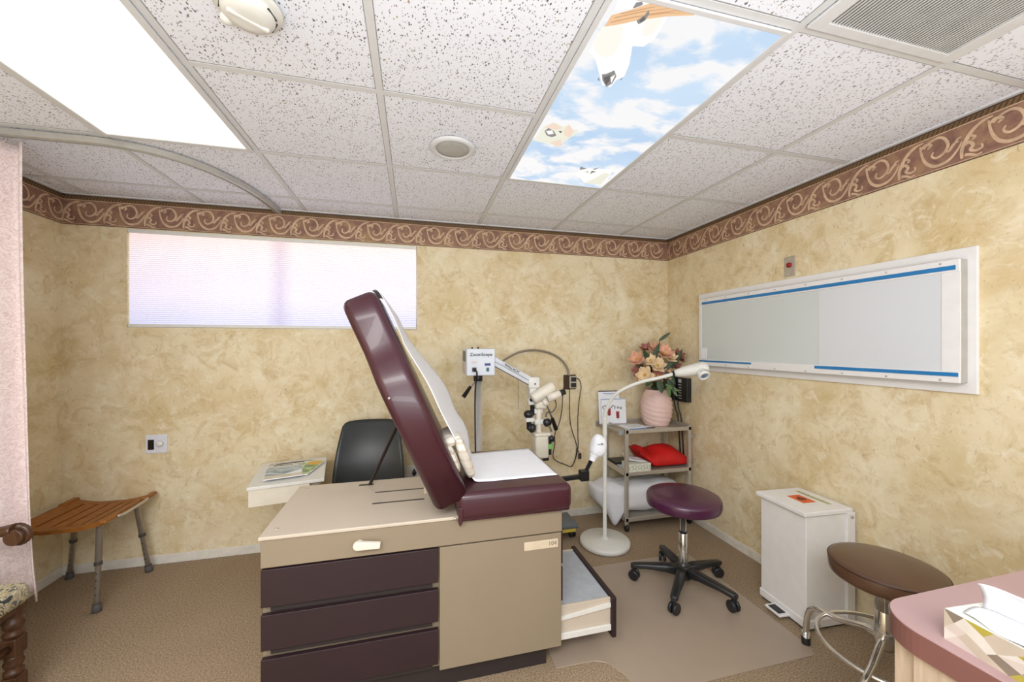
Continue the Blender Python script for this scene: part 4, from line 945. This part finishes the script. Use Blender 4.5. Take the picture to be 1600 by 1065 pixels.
for ang0 in (94, 200, 288, 18):
    a = math.radians(ang0); d = Vector((math.cos(a), math.sin(a), 0)); o = Vector((BX, BY, 0))
    part('leg', t, CHROME, lambda b: tube(b, smooth_path([o+d*.0+Vector((0, 0, .25)), o+d*.06+Vector((0, 0, .25)), o+d*.16+Vector((0, 0, .215)), o+d*.25+Vector((0, 0, .20)), o+d*.285+Vector((0, 0, .175)), o+d*.30+Vector((0, 0, .12)), o+d*.305+Vector((0, 0, .05))], 6), .0125, 14))
    e = o+d*.305
    part('glide', t, [BLACK, CHROME], lambda b: (cyl(b, e, e+Vector((0, 0, .04)), .018, 16, bev=.005), cyl(b, e+Vector((0, 0, .035)), e+Vector((0, 0, .06)), .016, 16, mat=1)))
part('foot_ring', t, CHROME, lambda b: tube(b, [(BX+.215*math.cos(2*PI*k/72), BY+.215*math.sin(2*PI*k/72), .205) for k in range(72)], .0085, 12, closed=True))
part('hub_cup', t, CHROME, lambda b: lathe(b, [(0, .20), (.03, .21), (.036, .25), (.03, .37), (.02, .38), (0, .38)], (BX, BY, 0), 24))

bpy.data.objects['rolling_stool'].location.z += .004
# ================================================================ STEP CAN
t = thing('waste_bin', 'tall white metal step-on waste bin with orange biohazard sticker', 'waste bin', (2.01, 1.62, 0), math.radians(-3), world=False)
part('body', t, WHITE, lambda b: box(b, -.135, .13, -.135, .135, .02, .568, bev=.004))
part('lid', t, WHITE, lambda b: (box(b, -.155, .135, -.147, .150, .568, .59, bev=.004),))
part('base_lip', t, WHITE, lambda b: box(b, -.14, .135, -.142, .142, .012, .055, bev=.006))
part('floor_skid', t, BLACK, lambda b: box(b, -.128, .125, -.13, .13, 0, .013))
part('hinge_post', t, WHITE, lambda b: [box(b, .10, .147, y-.008, y+.008, .02, .57, bev=.002) for y in (-.14, .14)])
part('hinge_bolt', t, STEEL, lambda b: (cyl(b, (.122, -.155, .55), (.122, -.14, .55), .007, 12), cyl(b, (-.07, -.148, .03), (-.07, -.14, .03), .006, 12), cyl(b, (.10, -.152, .03), (.10, -.14, .03), .006, 12)))
part('foot_pedal', t, [WHITE, BLACK], lambda b: (box(b, -.20, -.12, -.05, .045, .018, .03, bev=.004), box(b, -.192, -.15, -.035, .03, .0295, .033, mat=1, bev=.001)))
def stk(b):
    box(b, -.05, .03, -.045, .055, .5902, .5908)
    cx, cy = -.01, .005
    for k in range(3):
        a = PI/2+2*PI*k/3; c = Vector((cx+.011*math.cos(a), cy+.011*math.sin(a), .5911)); pts = [c+Vector((.0105*math.cos(q), .0105*math.sin(q), 0)) for q in [a+PI+.5+(2*PI-1)*i/14 for i in range(15)]]
        tube(b, pts, .0022, 6, mat=1)
    tube(b, [Vector((cx+.008*math.cos(2*PI*i/18), cy+.008*math.sin(2*PI*i/18), .5911)) for i in range(18)], .0012, 6, mat=1, closed=True)
part('biohazard_sticker', t, [ORANGE, BLACK], stk, 'orange biohazard sticker')
def st2(b):
    box(b, .055, .085, -.085, .105, .5902, .5907)
    for k in range(13): box(b, .064, .076, -.076+k*.0135, -.076+k*.0135+.008, .5905, .5909, mat=1)
part('text_label', t, [LABELY, M('olive_ink', (120, 128, 84), .6)], st2, 'faded yellow text label')

# ================================================================ COUNTER AND TISSUES
CX0, CY1, CZ = .935, .612, .86
t = thing('counter', 'mauve laminate counter with rounded corner on pale wood cabinet', 'counter', (1.5, .2, 0))
def cpoly(x0, y1, r, x1, yb): return [(x1, y1)]+[(x0+r+r*math.cos(a), y1-r+r*math.sin(a)) for a in [PI/2+PI/2*k/12 for k in range(13)]]+[(x0, yb), (x1, yb)]
part('counter_top', t, MAUVE, lambda b: prism(b, cpoly(CX0, CY1, .085, XR-.004, -.45), 'z', CZ-.004, CZ, bev=.001))
part('edge_band', t, MAUVEE, lambda b: prism(b, cpoly(CX0, CY1, .085, XR-.004, -.45), 'z', CZ-.048, CZ-.004))
def cab(b):
    box(b, CX0+.025, XR-.02, -.42, CY1-.03, .09, CZ-.048, bev=.002)
    box(b, CX0+.06, XR-.02, -.40, CY1-.06, 0, .09, mat=1)
part('cabinet', t, [VENEER, TOE], cab)
part('door', t, VENEER, lambda b: box(b, CX0+.012, CX0+.026, -.40, CY1-.068, .10, CZ-.055, bev=.002))
t = thing('tissue_box', 'flat tissue box with grey and yellow faceted print on the mauve counter', 'tissue box', (1.012, .385, CZ), math.radians(-4), world=False)
def carton(b):
    box(b, -.057, .057, -.1165, .1165, 0, .0568, mat=0)
    def face(P, L, Hh, nu, nv):
        g = [[(min(max(0, (i+(random.uniform(-.3, .3) if 0 < i < nu else 0))/nu), 1)*L, (j+(random.uniform(-.25, .25) if 0 < j < nv else 0))/nv*Hh) for j in range(nv+1)] for i in range(nu+1)]
        for i in range(nu):
            for j in range(nv):
                q = [g[i][j], g[i+1][j], g[i+1][j+1], g[i][j+1]]; c = ((q[0][0]+q[2][0])/2+random.uniform(-.004, .004), (q[0][1]+q[2][1])/2+random.uniform(-.004, .004))
                for k in range(4):
                    if random.random() < .35 and k % 2 == 0: c2 = q[(k+2) % 4]
                    else: c2 = c
                    f = b.faces.new([b.verts.new(P(*p)) for p in (q[k], q[(k+1) % 4], c)]); f.material_index = random.choice((0, 0, 1, 2, 2, 3, 4, 4, 0, 1, 2, 5))
    face(lambda u, v: Vector((-.0575, .117-u, v)), .234, .057, 6, 2)
    face(lambda u, v: Vector((-.0575+u, .117, v)), .115, .057, 3, 2)
    face(lambda u, v: Vector((-.0575+u, -.117, v)), .115, .057, 3, 2)
    face(lambda u, v: Vector((.0575, .117-u, v)), .234, .057, 6, 2)
part('carton', t, [M('card_warm_white', (214, 208, 200), .4), M('card_grey', (158, 150, 138), .4), M('card_sand', (190, 178, 162), .4), M('card_taupe', (132, 120, 106), .4), M('card_pale', (204, 192, 184), .4), M('card_mustard', (170, 158, 70), .4)], carton)
part('box_top', t, [M('box_pale_top', (226, 228, 222), .4, var=.06, vs=20), GREY], lambda b: (box(b, -.056, .056, -.1155, .1155, .0568, .0576), prism(b, [(.022*math.cos(2*PI*k/24), .07*math.sin(2*PI*k/24)) for k in range(24)], 'z', .0576, .058, mat=1)))
def tis(b):
    def S(l): return smooth_path(l, 6)
    def loft(A, B2, bow):
        A = S(A); B2 = S(B2); n = len(A)-1
        grid(b, lambda u, v: A[min(int(u*n+.5), n)].lerp(B2[min(int(u*n+.5), n)], v)+Vector(bow)*math.sin(v*PI)+Vector((.0015*math.sin(u*23+v*5), 0, .0015*math.sin(u*17))), n, 12)
    loft([(.004, .100, .060), (.010, .03, .068), (.012, -.04, .062), (.004, -.10, .062)], [(.0, .103, .106), (.012, .03, .112), (.02, -.04, .108), (.01, -.11, .112)], (.006, 0, 0))
    loft([(.004, .100, .060), (.010, .03, .068), (.012, -.04, .062), (.004, -.10, .062)], [(-.043, .098, .0602), (-.056, .035, .060), (-.050, -.025, .064), (-.034, -.055, .088)], (0, 0, .006))
    loft([(.012, -.03, .062), (.008, -.06, .064), (.0, -.10, .064)], [(-.034, -.055, .088), (-.045, -.09, .083), (-.040, -.125, .070)], (0, 0, .010))
o = obj('tissue', (lambda bb: (tis(bb), bb)[1])(bmn()), M('tissue_white', (216, 217, 222), .8, var=.02), t, solid=.001)

# ================================================================ CHAIR MAT
b = bmn()
pl_ = [(1.79, 1.40), (1.79, 2.23), (1.76, 2.26), (.62, 2.26), (.60, 2.24), (.60, 1.59), (.78, 1.585), (.83, 1.56), (.865, 1.50), (.885, 1.42), (.91, 1.375), (1.76, 1.37)]
prism(b, pl_, 'z', .0005, .004, bev=.001, seg=1)
tag(obj('chair_mat', b, M('vinyl_chair_mat', (166, 150, 134), .3, var=.03, vs=3)), 'translucent beige vinyl chair mat on the carpet under the purple stool', 'floor mat')

# ================================================================ BATH BENCH
t = thing('shower_bench', 'slatted teak shower bench with adjustable aluminium legs in the left corner', 'bench', (-1.81, 2.73, 0))
QX0, QX1, QY0, QY1 = -2.0, -1.6, 2.54, 2.94
def zc(x): k = (x-(QX0+QX1)/2)/((QX1-QX0)/2); return .445+.028*max(0, abs(k)-.25)**1.6*1.6
def slab(b, x0, x1, y0, y1, th=.02):
    n = 12; top = []; bot = []
    for i in range(n+1):
        x = x0+(x1-x0)*i/n; z = zc(x)
        top.append((b.verts.new((x, y0, z)), b.verts.new((x, y1, z)))); bot.append((b.verts.new((x, y0, z-th)), b.verts.new((x, y1, z-th))))
    for i in range(n):
        for q in ((top[i][0], top[i+1][0], top[i+1][1], top[i][1]), (bot[i][0], bot[i][1], bot[i+1][1], bot[i+1][0]), (top[i][0], bot[i][0], bot[i+1][0], top[i+1][0]), (top[i][1], top[i+1][1], bot[i+1][1], bot[i][1])): b.faces.new(q)
    for i in (0, n): b.faces.new((top[i][0], top[i][1], bot[i][1], bot[i][0]))
def seat(b):
    slab(b, QX0, QX1, QY0, QY0+.045); slab(b, QX0, QX1, QY1-.045, QY1)
    xs = [QX0, QX0+.085, QX0+.15, QX0+.215, QX0+.28, QX1-.0]
    w = [(QX0, QX0+.07), (QX0+.082, QX0+.135), (QX0+.147, QX0+.2), (QX0+.212, QX0+.265), (QX0+.277, QX0+.325), (QX0+.337, QX1)]
    for a, c in w: slab(b, a, c, QY0+.04, QY1-.04)
    for y0, y1, s in ((QY0-.03, QY0+.02, -1), (QY1-.02, QY1+.03, 1)):
        pass
    box(b, QX1-.02, QX1+.012, QY0-.01, QY0+.10, .458, .474, bev=.005); box(b, QX1-.01, QX1+.016, QY1-.10, QY1+.012, .462, .48, bev=.006)
    box(b, QX0-.012, QX0+.02, QY0-.01, QY0+.10, .458, .474, bev=.005); box(b, QX0-.012, QX0+.02, QY1-.10, QY1+.012, .462, .48, bev=.006)
    bmesh.ops.recalc_face_normals(b, faces=b.faces)
part('slatted_seat', t, TEAK, seat)
part('side_rail', t, ALU, lambda b: (tube(b, smooth_path([(QX1+.004, QY0+.08, .462), (QX1+.022, QY0+.11, .462), (QX1+.022, QY1-.11, .468), (QX1+.004, QY1-.08, .470)], 4), .008, 10), tube(b, smooth_path([(QX0-.004, QY0+.08, .462), (QX0-.022, QY0+.11, .462), (QX0-.022, QY1-.11, .468), (QX0-.004, QY1-.08, .470)], 4), .008, 10)), 'aluminium side rails')
for (tx, ty, fx, fy) in ((-1.66, 2.60, -1.625, 2.525), (-1.65, 2.87, -1.60, 2.90), (-1.95, 2.88, -2.02, 2.93), (-1.95, 2.60, -2.03, 2.52)):
    a = Vector((tx, ty, .43)); f = Vector((fx, fy, .0)); m = a.lerp(f, .45)
    l = part('leg', t, ALU, lambda b: (tube(b, [a, m], .0145, 14), tube(b, [m, a.lerp(f, .95)], .0125, 14)))
    part('collar', l, GREY, lambda b: tube(b, [a.lerp(f, .43), a.lerp(f, .47)], .0172, 14))
    part('adjustment_holes', l, BLACK, lambda b: [blob(b, a.lerp(f, k)+Vector((.0, -.0115, 0)), (.003, .002, .004), nu=8, nv=6) for k in (.56, .64, .72, .8)])
    part('rubber_foot', l, GREY, lambda b: tube(b, [a.lerp(f, .90), a.lerp(f, .93), f+Vector((0, 0, .0005))], [.0165, .0175, .021], 16))
part('under_frame', t, ALU, lambda b: (tube(b, [(-1.96, 2.62, .42), (-1.66, 2.86, .42)], .009, 10), tube(b, [(-1.96, 2.86, .42), (-1.66, 2.62, .42)], .009, 10)))

# ================================================================ CARVED ARMCHAIR
FX, FY = -1.518, 1.95
t = thing('carved_armchair', 'dark carved wooden armchair with floral tapestry seat at the left edge', 'armchair', (-1.72, 1.68, 0))
def turned(b, x, y, z0=0.0):
    pr = [(0, .0), (.026, .0), (.03, .02), (.026, .05)]
    lathe(b, pr, (x, y, 0), 20)
    box(b, x-.026, x+.026, y-.026, y+.026, .05, .12, bev=.004)
    lathe(b, [(.02, .12), (.028, .128), (.028, .14), (.018, .147), (.026, .16), (.029, .172), (.022, .184), (.026, .192), (.02, .2)], (x, y, 0), 24)
    box(b, x-.026, x+.026, y-.026, y+.026, .2, .27, bev=.006)
    lathe(b, [(.02, .27), (.029, .278), (.03, .288), (.02, .296), (.026, .304), (.031, .318), (.03, .335), (.022, .345), (.024, .352), (.025, .40)], (x, y, 0), 24)
ys = (1.42, FY)
for y in ys:
    part('leg', t, DARKWOOD, lambda b: turned(b, FX, y))
    part('leg', t, DARKWOOD, lambda b: turned(b, -1.98, y))
part('stretcher', t, DARKWOOD, lambda b: (tube(b, [(FX, ys[0], .235), (FX, 1.55, .235), (FX, 1.62, .235), (FX, 1.685, .235), (FX, 1.75, .235), (FX, 1.82, .235), (FX, ys[1], .235)], [.012, .02, .013, .026, .013, .02, .012], 14), tube(b, [(-1.98, ys[1], .085), (-1.72, ys[1], .085), (FX, ys[1], .085)], [.014, .022, .014], 12), tube(b, [(-1.98, ys[0], .085), (-1.72, ys[0], .085), (FX, ys[0], .085)], [.014, .022, .014], 12)))
part('seat_rail', t, DARKWOOD, lambda b: box(b, -2.0, FX+.025, 1.395, FY+.028, .37, .41, bev=.006))
part('seat_cushion', t, TAPE, lambda b: box(b, -1.99, FX+.035, 1.39, FY+.035, .385, .472, bev=.03, seg=5), 'floral tapestry seat')
def armp(b, y):
    pts = smooth_path([(-2.0, y, .68), (-1.85, y, .665), (-1.7, y, .65), (-1.60, y, .655), (-1.513, y, .668)], 5)
    tube(b, pts, [.022+.006*(i/len(pts)) for i in range(len(pts))], 14, sy=.75)
    sp = []
    for k in range(30):
        a = PI/2-k*.36; r = .038-.0011*k; sp.append((-1.505+r*math.cos(a), y, .640+r*math.sin(a)))
    tube(b, sp, [.013-.0003*k for k in range(30)], 10); cyl(b, (-1.505, y-.024, .640), (-1.505, y+.024, .640), .031, 22, bev=.003)
for y in ys:
    part('arm', t, DARKWOOD, lambda b: (armp(b, y), bmesh.ops.translate(b, verts=b.verts, vec=(0, 0, .022))))
    part('arm_post', t, DARKWOOD, lambda b: lathe(b, [(.02, .40), (.028, .47), (.018, .50), (.026, .54), (.016, .58), (.022, .62), (.02, .65)], (FX-.10, y, 0), 20))
part('backrest', t, [DARKWOOD, TAPE], lambda b: (box(b, -2.02, -1.97, ys[0]-.02, ys[0]+.025, .36, 1.05, bev=.006), box(b, -2.02, -1.97, ys[1]-.025, ys[1]+.02, .36, 1.05, bev=.006), box(b, -2.015, -1.975, ys[0], ys[1], .97, 1.08, bev=.012), box(b, -2.012, -1.955, ys[0]+.02, ys[1]-.02, .50, .97, mat=1, bev=.02, seg=4)))

# ================================================================ LIGHT AND CAMERA
w = bpy.data.worlds.new('World'); sc.world = w; w.use_nodes = True
bg = w.node_tree.nodes['Background']; bg.inputs[0].default_value = (.98, .985, 1, 1); bg.inputs[1].default_value = 1.15
def area(name, loc, rot, sx, sy, e, col):
    l = bpy.data.lights.new(name, 'AREA'); l.shape = 'RECTANGLE'; l.size = sx; l.size_y = sy; l.energy = e; l.color = col
    o = bpy.data.objects.new(name, l); C.objects.link(o); o.location = loc; o.rotation_euler = rot; return o
area('overhead_fill_behind', (-.7, -.6, H-.03), (0, 0, 0), 1.8, .9, 76, (1, .985, .97))  # added overhead fill behind the camera, not a known fixture
area('rear_fill', (.2, -1.1, 1.5), (math.radians(90), 0, 0), 3.2, 1.6, 20, (1, .99, .98))  # added frontal fill, no such source in the room
area('ceiling_fill', (.1, -.55, 1.1), (math.radians(168), 0, 0), 1.4, .7, 40, (.93, .965, 1))  # added upward fill, only to brighten the ceiling
cam = bpy.data.cameras.new('Camera'); co = bpy.data.objects.new('Camera', cam); C.objects.link(co)
cam.sensor_fit = 'HORIZONTAL'; cam.sensor_width = 36; cam.lens = FPX*36/1600; cam.shift_y = (CYP-532.5)/1600; cam.clip_start = .02
co.location = (0, 0, EYE); co.rotation_euler = (PI/2, 0, -YAW)
sc.camera = co
sc.view_settings.view_transform = 'Standard'; sc.view_settings.look = 'None'; sc.view_settings.exposure = 0.08
sc.cycles.max_bounces = 6; sc.cycles.use_denoising = True
